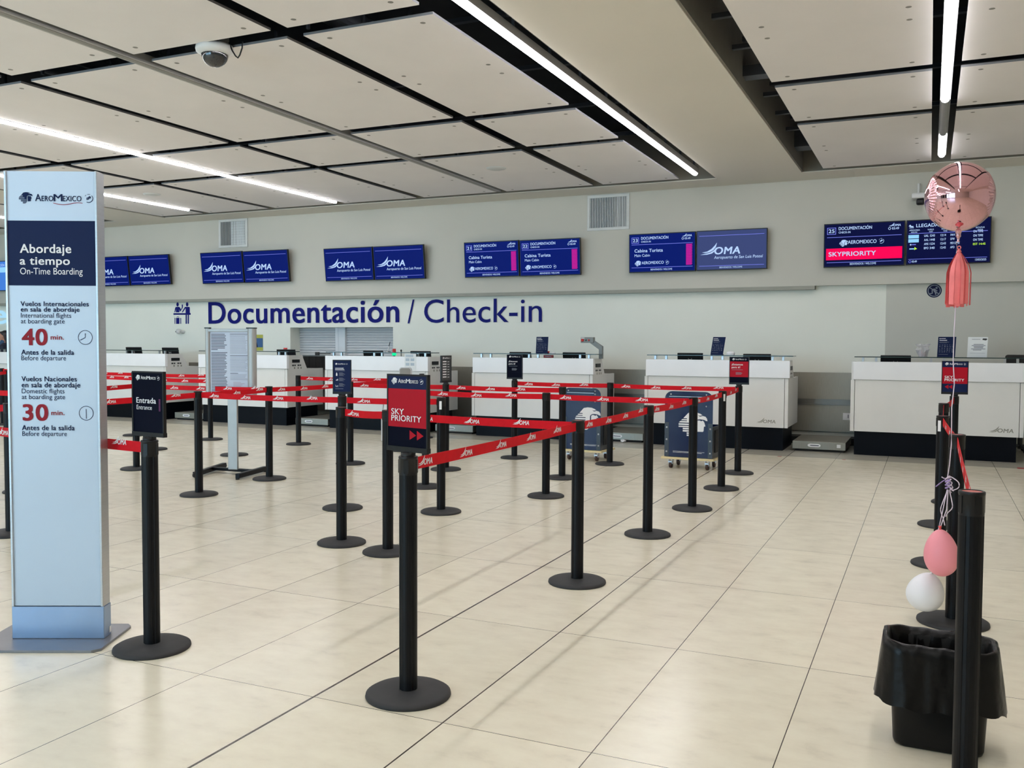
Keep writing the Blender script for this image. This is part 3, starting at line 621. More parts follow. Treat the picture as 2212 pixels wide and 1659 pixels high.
for q in (lf[1][0], lf[1][1]):
    mb = MB(); mb.lathe((q.x, q.y, 0), [(.02, 0), (.02, .014)], 12); mb.build('glide', 'rubber_black', t)

# ---------------------------------------------------------------- check-in counters
CY, CP, CX4 = 12.74, 2.792, -.927
def counter_proto():
    t = thing('check_in_counter', (0, 0, 0), '', 'check-in counter', 'white check-in counters')
    for x in (0, 1.955):
        mb = MB(); mb.box(x, 0, .315, x+.045, .035, .985); mb.build('edge_strip', 'panel_cream', t)
    mb = MB(); mb.box(.052, 0, .315, 1.948, .03, .988); mb.build('front_panel', 'panel_cream', t)
    mb = MB(); mb.box(.03, -.035, .993, 2.02, .03, 1.228); mb.build('upper_panel', 'panel_white', t, bevel=.003)
    prof = [(.034, .32), (1.03, .32), (1.03, .985), (.56, .985), (.42, 1.226), (.034, 1.226)]
    for x in (.004, 1.965):
        mb = MB(); mb.prism(Fr((x, 0, 0), (0, 1, 0), UZ), prof, 0, .03); sd = mb.build('side_panel', 'panel_cream', t)
    so = Fr((1.996, 0, 0), (0, 1, 0), UZ)
    mb = MB(); mb.fbox(so, .14, 1.095, 0, .34, 1.15, .012); mb.build('display_window', 'black_plastic', sd)
    mb = MB()
    for a, b in ((.14, .19), (.2, .24), (.29, .34), (.35, .39)): mb.rect(so, a, 1.035, b, 1.06, .001, 0)
    for a, b in ((.19, .225), (.29, .325), (.37, .405)): mb.rect(so, a, .985, b, 1.018, .001, 1)
    mb.build('stickers', ['dark_grey', 'trim_grey'], sd)
    mb = MB(); mb.box(.034, .4, .95, 1.966, 1.02, .98); mb.build('worktop', 'panel_cream', t)
    mb = MB(); mb.box(.05, .06, 0, 1.93, .95, .314); mb.build('plinth', 'plinth_navy', t)
    mb = MB(); mb.box(.04, -.03, 1.283, 2.06, .27, 1.295, 0); mb.box(.04, -.0312, 1.283, 2.06, -.03, 1.295, 1); mb.box(2.06, -.03, 1.283, 2.0612, .27, 1.295, 1); mb.box(.0388, -.03, 1.283, .04, .27, 1.295, 1); mb.build('glass_shelf', ['shelf_glass', 'shelf_edge'], t)
    for x in (.14, .3, .95, 1.1, 1.78, 1.92):
        mb = MB(); mb.box(x-.014, .05, 1.228, x+.014, .08, 1.283); mb.build('shelf_post', 'alu', t)
    return t
CTR = {}; CPROTO = counter_proto()
CL = {4: 'white counter farthest right, behind the right-hand row of posts', 3: 'white counter second from the right, behind the right blue bag sizer', 2: 'white counter behind the left blue bag sizer, with a grey camera arm on top',
 1: 'white counter with a paper notice on its front, below the wall lettering', 0: 'white counter directly behind the poster frame', -1: 'white counter behind the Entrada sign', -2: 'white counter at the left picture edge, with the seated agent', }
for k in (4, 3, 2, 1, 0, -1, -2):
    o = CPROTO if k == 4 else copy_tree(CPROTO); o.location = (CX4+(k-4)*CP, CY, 0); o['label'] = CL[k]; CTR[k] = o
# marks printed on two fronts
for k, (xa, ya, xb) in {3: (1648, 913.5, 1675), 4: (2154, 934, 2189)}.items():
    o = CTR[k]; fp = [c for c in o.children if c.name.split('.')[0] == 'front_panel'][0]
    fr = Fr((0, CY, 0), UX, UZ); a, b = fr.px(xa, ya); a1, _ = fr.px(xb, ya); mb = MB(); oma(mb, fr, a, b, (a1-a)/3.75, 0, .001); mb.build('printed_mark', 'trim_grey', fp)['label'] = 'grey printed mark'
# steel panels on the wall between the counters, scales
def gap(k): return CX4+(k-4)*CP+2.0, CX4+(k-3)*CP
for k, lab in ((3, 'brushed steel wall panel between the two right counters'), (2, 'brushed steel wall panel behind the gap beside the left bag sizer'), (1, 'brushed steel wall panel in the gap left of the third counter from the right'), (-1, 'brushed steel wall panel sliver left of the poster frame'), (0, 'brushed steel wall panel below the black curtain')):
    a, b = gap(k); t = thing('steel_panel', ((a+b)/2, YL-.03, .16), lab, 'wall panel', 'steel panels behind the belts')
    mb = MB(); mb.box(a-.9, YL-.05, .64, b+.9, YL-.02, 1.035); mb.build('upper_sheet', 'steel', t)
    mb = MB(); mb.box(a-.9, YL-.05, .16, b+.9, YL-.02, .56); mb.build('lower_sheet', 'steel', t)
    mb = MB(); mb.box(a-.9, YL-.035, .56, b+.9, YL-.02, .64); mb.box(a-.9, YL-.07, .552, b+.9, YL-.02, .562); mb.build('rail', 'steel_dark', t)
    s = thing('baggage_scale', ((a+b)/2, 12.9, 0), ['steel baggage scale on the floor between the two right counters', 'steel baggage scale with small litter before it, behind the bag sizers', 'steel baggage scale behind the belts left of the third counter', 'steel baggage scale in front of the black curtain', 'steel baggage scale left of the poster frame'][[3, 2, 1, 0, -1].index(k)], 'baggage scale', 'baggage scales between the counters')
    mb = MB(); mb.box(a+.045, 12.9, .028, b-.06, 13.85, .135); mb.build('platform', 'steel', s, bevel=.006)
    mb = MB(); mb.box(a+.08, 12.93, 0, b-.09, 13.82, .028); mb.build('underframe', 'rubber_black', s)
    fr = Fr((a+.045, 12.9, .028), UX, UZ); mb = MB(); w2 = b-a-.1
    mb.prism(fr, [(.41*w2+.05*w2*math.cos(-PI/2+PI*i/8)+.05, .055+.022*math.sin(-PI/2+PI*i/8)) for i in range(9)]+[(.41*w2-.05+.05*w2*math.cos(PI/2+PI*i/8), .055+.022*math.sin(PI/2+PI*i/8)) for i in range(9)], 0, .004); mb.build('badge', 'print_white', s)
    mb = MB(); mb.rect(fr, .38*w2-.03, .05, .44*w2+.04, .06, .005); mb.build('badge_text', 'navy', s)
    if k == 3: mb = MB(); mb.rect(fr, .83*w2, .035, .9*w2, .08, .001); mb.build('sticker', 'print_white', s)
    mb = MB(); mb.box(a-.3, 13.9, .0, b+.3, YL-.06, .1); o = mb.build('collector_belt', 'rubber_black', None, ((a+b)/2, 14.05, 0)); tag(o, ['black conveyor edge behind the scale between the two right counters', 'black conveyor edge behind the scale next to the bag sizers', 'black conveyor edge left of the third counter', 'black conveyor edge under the black curtain', 'black conveyor edge left of the poster frame'][[3, 2, 1, 0, -1].index(k)], 'conveyor', 'conveyor edges behind the scales')
fr = Fr((0, YL-.05, 0), UX, UZ); a, b = fr.px(1821, 892); a1, b1 = fr.px(1848, 908)
t = thing('wall_notice', (a, YL-.051, b1), 'white number notice on the steel panel at the edge of the right counter', 'notice'); mb = MB(); mb.fbox(fr, a, b1, .0005, a1, b, .002); s = mb.build('sheet', 'print_white', t); mb = MB(); mb.text('1', fr, *fr.px(1831.5, 903), .05, None, .02, 0, 0, .003); mb.build('digit', 'navy', s)
# black curtain in the belt opening left of the second counter pair
cf = Fr((0, YL-.09, 0), UX, UZ); a, b = cf.px(655, 797.5); a1, b1 = cf.px(718, 769)
t = thing('belt_curtain', (a, YL-.09, b), 'black rubber strip curtain of a luggage opening in the wall', 'curtain')
n = 9
for i in range(n): mb = MB(); mb.fbox(cf, a+(a1-a)*i/n+.002, b, .0, a+(a1-a)*(i+1)/n-.002, b1, .006+.004*(i % 2)); mb.build('rubber_strip', 'rubber_black', t)
mb = MB(); mb.fbox(cf, a, b1-.01, -.03, a1, b1+.012, .014); mb.build('header_bar', 'steel_dark', t)
q = wl(685.5, 764, 13.9); t = thing('belt_sensor', (q.x, YL, q.z-.05), 'small grey sensor box on a wall bracket above the black curtain', 'sensor'); mb = MB(); mb.box(q.x-.03, 13.87, q.z-.03, q.x+.03, 13.93, q.z+.03); mb.build('housing', 'dark_grey', t); mb = MB(); mb.box(q.x-.012, 13.93, q.z-.01, q.x+.012, YL, q.z+.01); mb.build('bracket', 'steel_dark', t)

# ---------------------------------------------------------------- wall items
lf_ = Fr((0, YL, 0), UX, UZ)
def letters(parts, label, cat, mat_, name='wall_lettering'):
    a, b = lf_.px(parts[0][1], parts[0][3]); t = thing(name, (a, YL, b), label, cat)
    mb = MB()
    for s, xl, xr, yb, cap, bold, by in parts:
        x0, y0 = lf_.px(xl, yb); x1, y1 = lf_.px(xr, yb); _, y2 = lf_.px(xl, yb-cap); vs, fs = glyphs(s, bold)
        mb.text(s, lf_, x0, by if by else y0, y2-y0, x1-x0, bold, 0, 0, .012)
    k = len(mb.v); 
    mb.build('letters', mat_, t); return t
letters([('Documentación', 452, 862, 698.5, 45, .03, None), ('/', 881, 896, 698, 50, .0, None), ('Check-in', 917, 1171, 697, 49, .004, None)], 'large blue Documentación / Check-in lettering on the white wall', 'wall lettering', 'wall_blue')
def ico(px0, py0, s): return lambda x, y: lf_.px(px0+x/s, py0+y/s)
c = ico(370, 650, 30.16); q = c(750, 850); t = thing('wall_pictogram', (q[0], YL, q[1]), 'blue check-in desk pictogram on the wall left of the large lettering', 'pictogram')
mb = MB(); S = 1/30.16*abs(lf_.px(391, 680)[0]-lf_.px(390, 680)[0])
for hx, hy in ((418, 230), (1040, 230)): a, b = c(hx, hy); mb.disc(lf_, a, b, 80*S, .004, 0, 20, 105*S)
def pol(*p): mb.flat(lf_, [c(*q) for q in p][::-1], .004, 0)
pol((320, 390), (520, 390), (570, 430), (630, 560), (690, 450), (700, 400), (690, 240), (765, 240), (765, 430), (600, 690), (570, 680), (510, 520), (545, 745), (300, 745), (330, 520), (255, 745), (205, 745), (260, 450))
pol((900, 390), (1170, 390), (1215, 430), (1220, 790), (1275, 790), (1275, 905), (1155, 905), (1155, 1460), (1130, 1500), (1080, 1490), (1080, 905), (1025, 905), (1025, 1480), (990, 1505), (940, 1480), (940, 905), (150, 905), (150, 800), (940, 795), (940, 480), (760, 745), (700, 740), (720, 690))
pol((225, 1110), (270, 1110), (270, 1500), (225, 1490)); pol((325, 1110), (540, 1110), (540, 1500), (325, 1500)); pol((600, 1110), (650, 1120), (650, 1490), (600, 1500))
mb.stroke(lf_, [c(375, 1110), c(375, 1040), c(495, 1040), c(495, 1110)], 30*S, .004, 0); mb.build('figure', 'wall_blue', t)
pn = Fr((0, YL-.02, 0), UX, UZ); a, b = pn.px(2018, 628); r = pn.px(2034.5, 628)[0]-a
t = thing('prohibition_sign', (a, YL-.021, b), 'round blue no-climbing pictogram sticker on the grey wall panel', 'sign'); mb = MB(); mb.disc(pn, a, b, r, .002, 0, 40); sd = mb.build('disc', 'navy', t)
mb = MB(); mb.ring(pn, a, b, r*.74, r*.86, .003, 0); k = r/450
P = lambda x, y: (a+(x-770)*k, b-(y-770)*k)
mb.stroke(pn, [P(500, 560), P(1040, 980)], r*.12, .003, 0); mb.disc(pn, *P(905, 590), r*.14, .0035, 0); mb.stroke(pn, [P(830, 660), P(700, 680), P(650, 760), P(660, 940), P(500, 960)], r*.16, .0035, 0); mb.stroke(pn, [P(800, 680), P(780, 820), P(860, 900), P(860, 1030)], r*.18, .0035, 0); mb.stroke(pn, [P(830, 700), P(900, 780), P(960, 770)], r*.14, .0035, 0); mb.build('figure', 'print_grey', sd)
# roller shutters in the wall opening
sx = [OX0, wl(727, 740, YL+.28).x, wl(748, 740, YL+.28).x, OX1]
for i, (xa, xb, lab) in enumerate(((OX0, sx[1]+.02, 'left white roller shutter under the large lettering'), (sx[2]-.02, OX1, 'right white roller shutter under the large lettering'))):
    t = thing('roller_shutter', ((xa+xb)/2, YL+.3, OZ0), lab, 'roller shutter', 'roller shutters in the wall opening')
    vs = []; n = 15; zs = []; pitch = (OZ1-OZ0)/n
    for k in range(n):
        z = OZ0+pitch*k
        for dz, dy in ((0, .012), (.15, -.004), (.5, -.014), (.85, -.004), (1, .012)): zs.append((z+dz*pitch, YL+.3+dy))
    for z, y in zs: vs += [(xa, y, z), (xb, y, z)]
    mb = MB(); mb.add(vs, [(2*k, 2*k+1, 2*k+3, 2*k+2) for k in range(len(zs)-1)], 0, False); mb.build('curtain', 'shutter', t)
mb = MB(); mb.box(sx[1], YL+.24, OZ0, sx[2], YL+.32, OZ1); mb.box(sx[1]+.05, YL+.235, OZ0, sx[1]+.07, YL+.24, OZ1)
struct(mb.build('trim_4', 'shutter'))
# poster
a, b = lf_.px(547, 757); a1, b1 = lf_.px(568, 723); t = thing('wall_poster', ((a+a1)/2, YL, b), 'small yellow and blue poster on the wall right of the poster frame', 'poster')
mb = MB(); mb.fbox(lf_, a, b, .001, a1, b1, .006, 0); s = mb.build('sheet', 'poster_yellow', t); mb = MB(); w, h = a1-a, b1-b
mb.rect(lf_, a, b+.2*h, a1, b+.78*h, .007, 0); mb.disc(lf_, a+.25*w, b+.62*h, .07*w, .0075, 1); mb.flat(lf_, [(a+.1*w, b+.2*h), (a+.5*w, b+.2*h), (a+.42*w, b+.5*h), (a+.3*w, b+.56*h), (a+.15*w, b+.48*h)], .0074, 2)
mb.build('picture', ['poster_blue', 'tan', 'navy'], s)
# ventilation grilles
uf = Fr((0, YW, 0), UX, UZ)
def grille(x0, y0, x1, y1, label, split):
    a, b = uf.px(x0, y1); a1, _ = uf.px(x1, y1); _, b1 = uf.px(x0, y0); w, h = a1-a, b1-b
    t = thing('ventilation_grille', (a+w/2, YW, b), label, 'ventilation grille', 'wall ventilation grilles'); f = .045
    mb = MB(); mb.fbox(uf, a, b, 0, a1, b+f, .02); mb.fbox(uf, a, b1-f, 0, a1, b1, .02); mb.fbox(uf, a, b+f, 0, a+f, b1-f, .02); mb.fbox(uf, a1-f, b+f, 0, a1, b1-f, .02); mb.build('frame', 'vent_white', t, bevel=.004)
    mb = MB(); mb.rect(uf, a+f, b+f, a1-f, b1-f, .002); mb.build('backing', 'vent_dark', t)
    n = 22; mb = MB(); rr = random.Random(int(x0))
    for i in range(n):
        x = a+f+(w-2*f)*(i+.5)/n; ang = -.5 if i < n*split else rr.uniform(.2, .9); g = Fr((x, YW-.01, 0), (math.cos(ang), math.sin(ang), 0), UZ); mb.fbox(g, -.0085, b+f, -.001, .0085, b1-f, .001)
    mb.build('fins', 'vent_fin', t)
    if split < .5:
        mb = MB()
        for i in range(9): z = b+f+(h-2*f)*(i+.5)/9; mb.fbox(uf, a+w*.45, z-.003, .004, a1-f, z+.003, .007)
        mb.build('cross_fins', 'vent_fin', t)
grille(474, 475.5, 536, 536, 'small square wall grille above the blue screens left of centre', .4)
grille(1269, 423.5, 1359.5, 499.5, 'larger square wall grille right of the screens numbered 21 and 22', .6)
# cameras and detectors
t = thing('dome_camera', tuple(wl(386, 716, YL-.1)), 'small white camera on the wall under the blue pictogram', 'camera'); q = wl(386, 716, YL-.1)
mb = MB(); mb.lathe(q, [(.001, -.055)]+[(.06*math.sin(PI*k/8), -.055*math.cos(PI*k/8)) for k in range(1, 8)]+[(.001, .055)], 20); mb.build('housing', 'cam_white', t); mb = MB(); mb.tube([q+Vector((.02, 0, 0)), q+Vector((.05, .1, -.01))], .03, 12); mb.build('mount', 'cam_white', t)
mb = MB(); mb.lathe(q+Vector((-.025, -.05, -.005)), [(.014, 0), (.012, .006), (.001, .008)], 12, T=Matrix.Rotation(PI/2, 3, 'X')); mb.build('lens', 'black_plastic', t)
q = wl(1986, 430, YW-.18); t = thing('turret_camera', (q.x, YW, q.z), 'white and black wall camera half hidden by the foil balloon', 'camera')
mb = MB(); mb.box(q.x-.10, YW-.28, q.z+.0, q.x+.08, YW, q.z+.075); mb.build('hood', 'cam_white', t, bevel=.02); mb = MB(); mb.box(q.x-.04, YW-.26, q.z-.085, q.x+.07, YW-.14, q.z-.002); mb.build('lens_block', 'black_plastic', t, bevel=.025); mb = MB(); mb.tube([(q.x-.01, YW-.02, q.z+.24), (q.x-.01, YW-.02, q.z+.07)], .02, 10); mb.build('conduit', 'cam_white', t)
q = fl(464, 108, 3.86); t = thing('ceiling_camera', (q.x, q.y, ZC), 'white ceiling camera with dark dome hanging in a panel gap, upper left', 'camera')
mb = MB(); mb.lathe(q, [(.02, .035), (.15, .03), (.155, 0), (.15, -.02), (.11, -.04), (.1, -.042)], 32); mb.build('ring', 'cam_white', t)
mb = MB(); mb.lathe(q+Vector((0, 0, -.04)), [(.108*math.cos(PI/2*k/8), -.1*math.sin(PI/2*k/8)) for k in range(8)]+[(.001, -.1)], 32); mb.build('dome', 'dome_smoke', t)
mb = MB(); mb.box(q.x-.1, q.y-.06, q.z+.03, q.x+.1, q.y+.06, q.z+.14); mb.box(q.x+.02, q.y-.05, q.z+.14, q.x+.3, q.y+.05, q.z+.15); mb.build('mounting_box', 'alu_grey', t)
cpts = [fl(a, b, 3.84+.0) for a, b in ((497, 103), (502, 112), (509, 121), (514, 126), (519, 120), (523, 108))]; cpts = [wl(a, b, q.y+.02) for a, b in ((495, 92), (502, 110), (509, 121), (514, 125), (518, 119), (523, 104), (524, 90))]
mb = MB(); mb.tube(cpts, .006, 8); mb.build('cable', 'black_plastic', t)
for px_, py_, lab in ((1072, 363, 'round white ceiling speaker in the panel nearest the back wall, right'), (328, 419, 'round white ceiling speaker in a panel far left, beside the short tube')):
    q = fl(px_, py_, ZC); mb = MB(); mb.lathe(q, [(.001, -.022), (.1, -.02), (.13, -.012), (.14, -.0005)], 32); t = thing('ceiling_speaker', tuple(q), lab, 'ceiling speaker', 'round ceiling speakers'); mb.build('cover', 'vent_white', t)

# ---------------------------------------------------------------- wall screens
def screen(tl, bl, tr, br, label, draw, face='screen_navy', tilt=.07, side=.0):
    yb = YW-.10; B0 = wl(bl[0], bl[1], yb); B1 = wl(br[0], br[1], yb); T0 = wl(tl[0], tl[1], yb-tilt); T1 = wl(tr[0], tr[1], yb-tilt)
    w = B1.x-B0.x; h = ((T0.z+T1.z)-(B0.z+B1.z))/2; z0 = (B0.z+B1.z)/2
    v = Vector((0, -tilt, h)); h2 = v.length
    t = thing('wall_screen', (B0.x+w/2, yb, z0), label, 'screen', 'screens along the back wall')
    f = Fr((B0.x, yb, z0), UX, v)
    mb = MB(); mb.fbox(f, .002, 0, -.045, w-.002, h2, -.001); mb.build('casing', 'black_plastic', t, bevel=.003)
    mb = MB(); mb.box(B0.x+w*.2, yb+.0, z0+.1, B0.x+w*.8, YW, z0+h-.06); mb.build('bracket', 'black_metal', t)
    mb = MB(); b = .014; mb.rect(f, b, b, w-b, h2-b, 0); d = mb.build('display', face, t)
    g = MB(); sf = Fr(f.p(b, b, 0), f.u, f.v); mats = draw(g, sf, w-2*b, h2-2*b); g.build('graphics', mats, d)
def lines(g, f, w, h, y0, y1, mi): 
    for y in (y0, y1): g.rect(f, .03*w, y*h, .97*w, (y+.012)*h, .001, mi)
def d_oma(g, f, w, h):
    lines(g, f, w, h, .875, .09, 1); oma(g, f, .25*w, .395*h, .18*h, 0, .0015, .375*w/(.18*h))
    g.text('Aeropuerto de San Luis Potosí', f, .25*w, .275*h, .075*h, .70*w, .012, .12); g.text('BIENVENIDOS / WELCOME', f, .33*w, .03*h, .04*h, .33*w, .02)
    return ['screen_text', 'screen_line']
def top(g, f, w, h, no):
    for a, b, c, d in ((.03, .765, .145, .778), (.03, .915, .145, .928), (.03, .765, .038, .928), (.137, .765, .145, .928)): g.rect(f, a*w, b*h, c*w, d*h, .001, 1)
    g.text(no, f, .05*w, .805*h, .085*h, .075*w, .03); g.text('DOCUMENTACIÓN', f, .18*w, .865*h, .072*h, .42*w, .03); g.text('CHECK-IN', f, .18*w, .785*h, .045*h, .15*w, .03)
    oma(g, f, .865*w, .90*h, .05*h, 0, .0015, .09*w/(.05*h)); g.text('03:49', f, .85*w, .825*h, .05*h, .085*w, .03); g.ring(f, .82*w, .85*h, .02*h, .03*h, .001, 0)
    g.text('BIENVENIDOS / WELCOME', f, .33*w, .03*h, .045*h, .33*w, .02)
def d_chk(no):
    def d(g, f, w, h):
        top(g, f, w, h, no); lines(g, f, w, h, .725, .105, 1)
        g.text('Cabina Turista', f, .077*w, .525*h, .085*h, .44*w, .03); g.text('Main Cabin', f, .077*w, .405*h, .07*h, .24*w, .008)
        eagle(g, f, .08*w, .15*h, .15*h); g.text('AEROMEXICO', f, .19*w, .2*h, .075*h, .34*w, .025); globe(g, f, .58*w, .235*h, .055*h)
        for k in range(26): g.rect(f, .87*w, (.15+.0215*k)*h, (.965 if k % 2 else .955)*w, (.165+.0215*k)*h, .001, 2)
        return ['screen_text', 'screen_line', 'screen_magenta']
    return d
def d_sky25(g, f, w, h):
    top(g, f, w, h, '25'); lines(g, f, w, h, .69, .09, 1); eagle(g, f, .19*w, .47*h, .16*h); g.text('AEROMEXICO', f, .30*w, .53*h, .08*h, .36*w, .025); globe(g, f, .72*w, .57*h, .06*h)
    g.rect(f, .02*w, .155*h, .98*w, .43*h, .001, 2); g.text('SKYPRIORITY', f, .055*w, .245*h, .10*h, .60*w, .03, 0, 0, .003)
    return ['screen_text', 'screen_line', 'screen_red']
def d_arr(g, f, w, h):
    g.text('LLEGADAS', f, .11*w, .85*h, .075*h, .3*w, .035); g.stroke(f, [(.02*w, .89*h), (.045*w, .87*h), (.075*w, .87*h)], .025*h, .001, 0); g.stroke(f, [(.03*w, .91*h), (.045*w, .88*h)], .02*h, .001, 0); g.rect(f, .025*w, .835*h, .08*w, .848*h, .001, 0)
    g.rect(f, .02*w, .70*h, .97*w, .712*h, .001, 1); g.rect(f, .02*w, .105*h, .97*w, .115*h, .001, 1)
    for x, ww, s1, s2 in ((.025, .13, 'AEROLÍNEA', 'AIRLINE'), (.25, .075, 'VUELO', 'FLIGHT'), (.42, .08, 'HORA', 'TIME'), (.56, .12, 'ORIGEN', 'FROM'), (.83, .1, 'ESTATUS', 'STATUS')): g.text(s1, f, x*w, .77*h, .03*h, ww*w, .03); g.text(s2, f, (x+.02)*w, .725*h, .025*h, ww*.6*w, .03)
    for k, (a, b, c, e) in enumerate((('UAL', '5243', '12:14', 'IAH'), ('AAL', '1448', '12:17', 'DFW'), ('AMX', '1534', '12:43', 'MEX CDMX'), ('BPO', '340', '12:45', 'APO'))):
        y = (.62-.095*k)*h
        g.text(a, f, .21*w, y, .05*h, .055*w, .03); g.text(b, f, .28*w, y, .05*h, .06*w, .03); g.text(c, f, .41*w, y, .05*h, .065*w, .03); g.text(e, f, .53*w, y, .05*h, (.05 if len(e) < 5 else .11)*w, .03)
        if k < 3: g.text('ON TIME', f, .80*w, y+.055*h, .05*h, .115*w, .03)
        else: g.text('EST 14:45', f, .80*w, y+.055*h, .045*h, .145*w, .03, 0, 3)
    for k in range(2): g.rect(f, .015*w, (.595-.095*k)*h, .145*w, (.675-.095*k)*h, .001, 2)
    g.disc(f, .045*w, .45*h, .018*h, .001, 0); g.rect(f, .06*w, .44*h, .11*w, .46*h, .001, 1); g.rect(f, .03*w, .34*h, .09*w, .365*h, .001, 2); g.flat(f, [(.09*w, .325*h), (.125*w, .35*h), (.095*w, .395*h)], .001, 3)
    g.ring(f, .04*w, .055*h, .02*h, .03*h, .001, 1); g.text('03:49', f, .065*w, .035*h, .045*h, .06*w, .03); g.text('13/03/2025', f, .83*w, .035*h, .045*h, .13*w, .02)
    return ['screen_text', 'screen_line', 'screen_cyan', 'screen_lime']
def d_sky0(g, f, w, h):
    g.rect(f, .0, .62*h, w, .8*h, .001, 0); g.text('DOCUMENTACIÓN', f, .4*w, .83*h, .08*h, .55*w, .02, 0, 1); return ['screen_cyan', 'screen_text']
screen((-52, 567), (-52, 634), (17, 562.5), (17, 624), 'light blue screen cut by the left picture edge, left of the totem', d_sky0, 'screen_sky', .03)
S2 = 'blue screen with white airport lettering, '
screen((190, 556.5), (194.5, 620), (276.5, 553), (281, 616.7), S2+'half hidden behind the totem', d_oma)
screen((277.5, 553), (282.5, 616.7), (366, 548.5), (369.5, 614.5), S2+'first complete one right of the totem', d_oma)
screen((433, 546), (437.7, 613.5), (521, 542.5), (527.5, 610.8), S2+'under the small grille, left of its pair', d_oma)
screen((523, 542.5), (529, 610.6), (623, 538.5), (626, 609), S2+'under the small grille, right of its pair', d_oma)
screen((697.6, 537), (703.4, 608), (803, 533), (808, 605), S2+'above the word Documentación end, left of its pair', d_oma)
screen((805, 533), (809.5, 604.8), (915.5, 527), (918.4, 602.8), S2+'above the word Documentación end, right of its pair', d_oma)
screen((1001, 523.3), (1004, 600), (1119.5, 519), (1122, 597), 'screen showing check-in desk number 21', d_chk('21'), tilt=.045)
screen((1121, 519), (1123.5, 597), (1252, 513), (1254.6, 594), 'screen showing check-in desk number 22', d_chk('22'), tilt=.045)
screen((1359, 506), (1358.5, 590.7), (1501.6, 500), (1502.4, 584.5), 'screen showing check-in desk number 23', d_chk('23'), tilt=.02)
screen((1503, 499.5), (1504, 584.5), (1657.5, 491.5), (1657, 581.3), 'washed-out grey blue screen right of the one numbered 23', d_oma, 'screen_dim', .02)
screen((1779, 484), (1778.4, 578.7), (1953, 476.5), (1954, 573.5), 'screen showing check-in desk number 25 with a red banner', d_sky25, 'screen_dark', .02)
screen((1955, 476), (1956, 573.4), (2143, 467), (2140, 567), 'arrivals screen partly hidden behind the foil balloon and tassel', d_arr, 'screen_dark', .02)
a, b = lf_.px(-18, 698); t = thing('lit_lettering', (a, YL, b), 'pale blue lit letter on the wall at the left picture edge', 'wall lettering')
mb = MB(); mb.tpx('e', lf_, -16, 15.5, 699, 41, .03, 0, .02); mb.build('letters', 'lit_letter', t)

# ---------------------------------------------------------------- things on the counters
def monitor(px0, px1, pytop, Y, label, skew=.0):
    p0 = wl(px0, pytop, Y); p1 = wl(px1, pytop, Y); w = p1.x-p0.x; x0, x1, zt = p0.x, p1.x, p0.z; zb = zt-.27
    t = thing('monitor', ((x0+x1)/2, Y+.12, .98), label, 'monitor', 'black monitors on the counters')
    v = Vector((0, -.05, .26)); f = Fr((x0, Y+.05, zb), UX, v); mb = MB(); mb.fbox(f, 0, 0, -.03, w, .27, 0); mb.build('casing', 'black_plastic', t, bevel=.006)
    mb = MB(); mb.fbox(f, w*.43, .165, 0, w*.57, .18, .004); mb.fbox(f, w*.43, .15, 0, w*.445, .195, .004); mb.fbox(f, w*.555, .15, 0, w*.57, .195, .004); mb.build('cable_clip', 'alu_grey', t)
    mb = MB(); mb.box((x0+x1)/2-.03, Y+.06, 1.0, (x0+x1)/2+.03, Y+.085, zb+.12); mb.box((x0+x1)/2-.1, Y+.02, .981, (x0+x1)/2+.1, Y+.2, 1.0); mb.build('stand', 'black_plastic', t)
    mb = MB(); mb.rect(Fr(f.p(0, 0, -.031), -f.u, f.v), -w+.012, .012, -.012, .258, 0); mb.build('display', 'dark_grey', t)
MY = CY+.52
for a, b, y, l in ((271, 303.5, 749.5, 'left black monitor on the counter behind the Entrada sign'), (349, 383, 750.5, 'right black monitor on the counter behind the Entrada sign'), (597, 636, 754.5, 'black monitor with a red lamp behind it, right of the poster frame'),
    (784, 826, 757, 'left black monitor on the counter with the paper notice'), (886, 929, 758, 'right black monitor on the counter with the paper notice'), (1100, 1146, 760, 'black monitor partly behind the small dark sign'), (1215, 1264, 761, 'black monitor under the grey camera arm'),
    (1463, 1518, 762, 'black monitor left of the tilted navy placard'), (1605, 1665, 764, 'black monitor right of the small red sign'), (1902, 1968, 767, 'black monitor on the farthest right counter')): monitor(a, b, y, MY, l)
SH = 1.2955; SY = CY+.12
def sit(px, Y): return wl(px, 760, Y).x
def placard(px0, px1, pyt, Y, z0, label, draw, face, lean=0.0, name='placard'):
    x0 = wl(px0, pyt, Y).x; x1 = wl(px1, pyt, Y).x; h = wl(px0, pyt, Y).z-z0; t = thing(name, ((x0+x1)/2, Y, z0), label, 'placard', 'placards on the glass shelves')
    v = Vector((lean, .03, 1)); f = Fr((x0-lean*0, Y, z0), UX, UZ); f.v = v; f.n = f.u.cross(UZ); w = x1-x0
    mb = MB(); mb.fbox(f, 0, 0, -.004, w, h, 0); mb.fbox(f, 0, 0, -.05, w, .012, -.004); p = mb.build('panel', face, t); g = MB(); mats = draw(g, f, w, h); g.build('print', mats, p)
def d_info(g, f, w, h):
    g.disc(f, .1*w, .91*h, .03*w, .001, 0); g.rect(f, .15*w, .9*h, .42*w, .925*h, .001, 0); g.rect(f, .08*w, .81*h, .5*w, .84*h, .001, 0); g.rect(f, .08*w, .73*h, .62*w, .745*h, .001, 1); g.rect(f, .08*w, .70*h, .5*w, .712*h, .001, 1)
    r = random.Random(7)
    for k in range(5):
        for i in range(6): g.rect(f, (.09+.14*i)*w, (.58-.085*k)*h, (.09+.14*i+r.uniform(.03, .09))*w, (.58-.085*k+r.uniform(.02, .045))*h, .001, 1)
    g.rect(f, .08*w, .12*h, .6*w, .135*h, .001, 1); return ['print_white', 'print_grey']
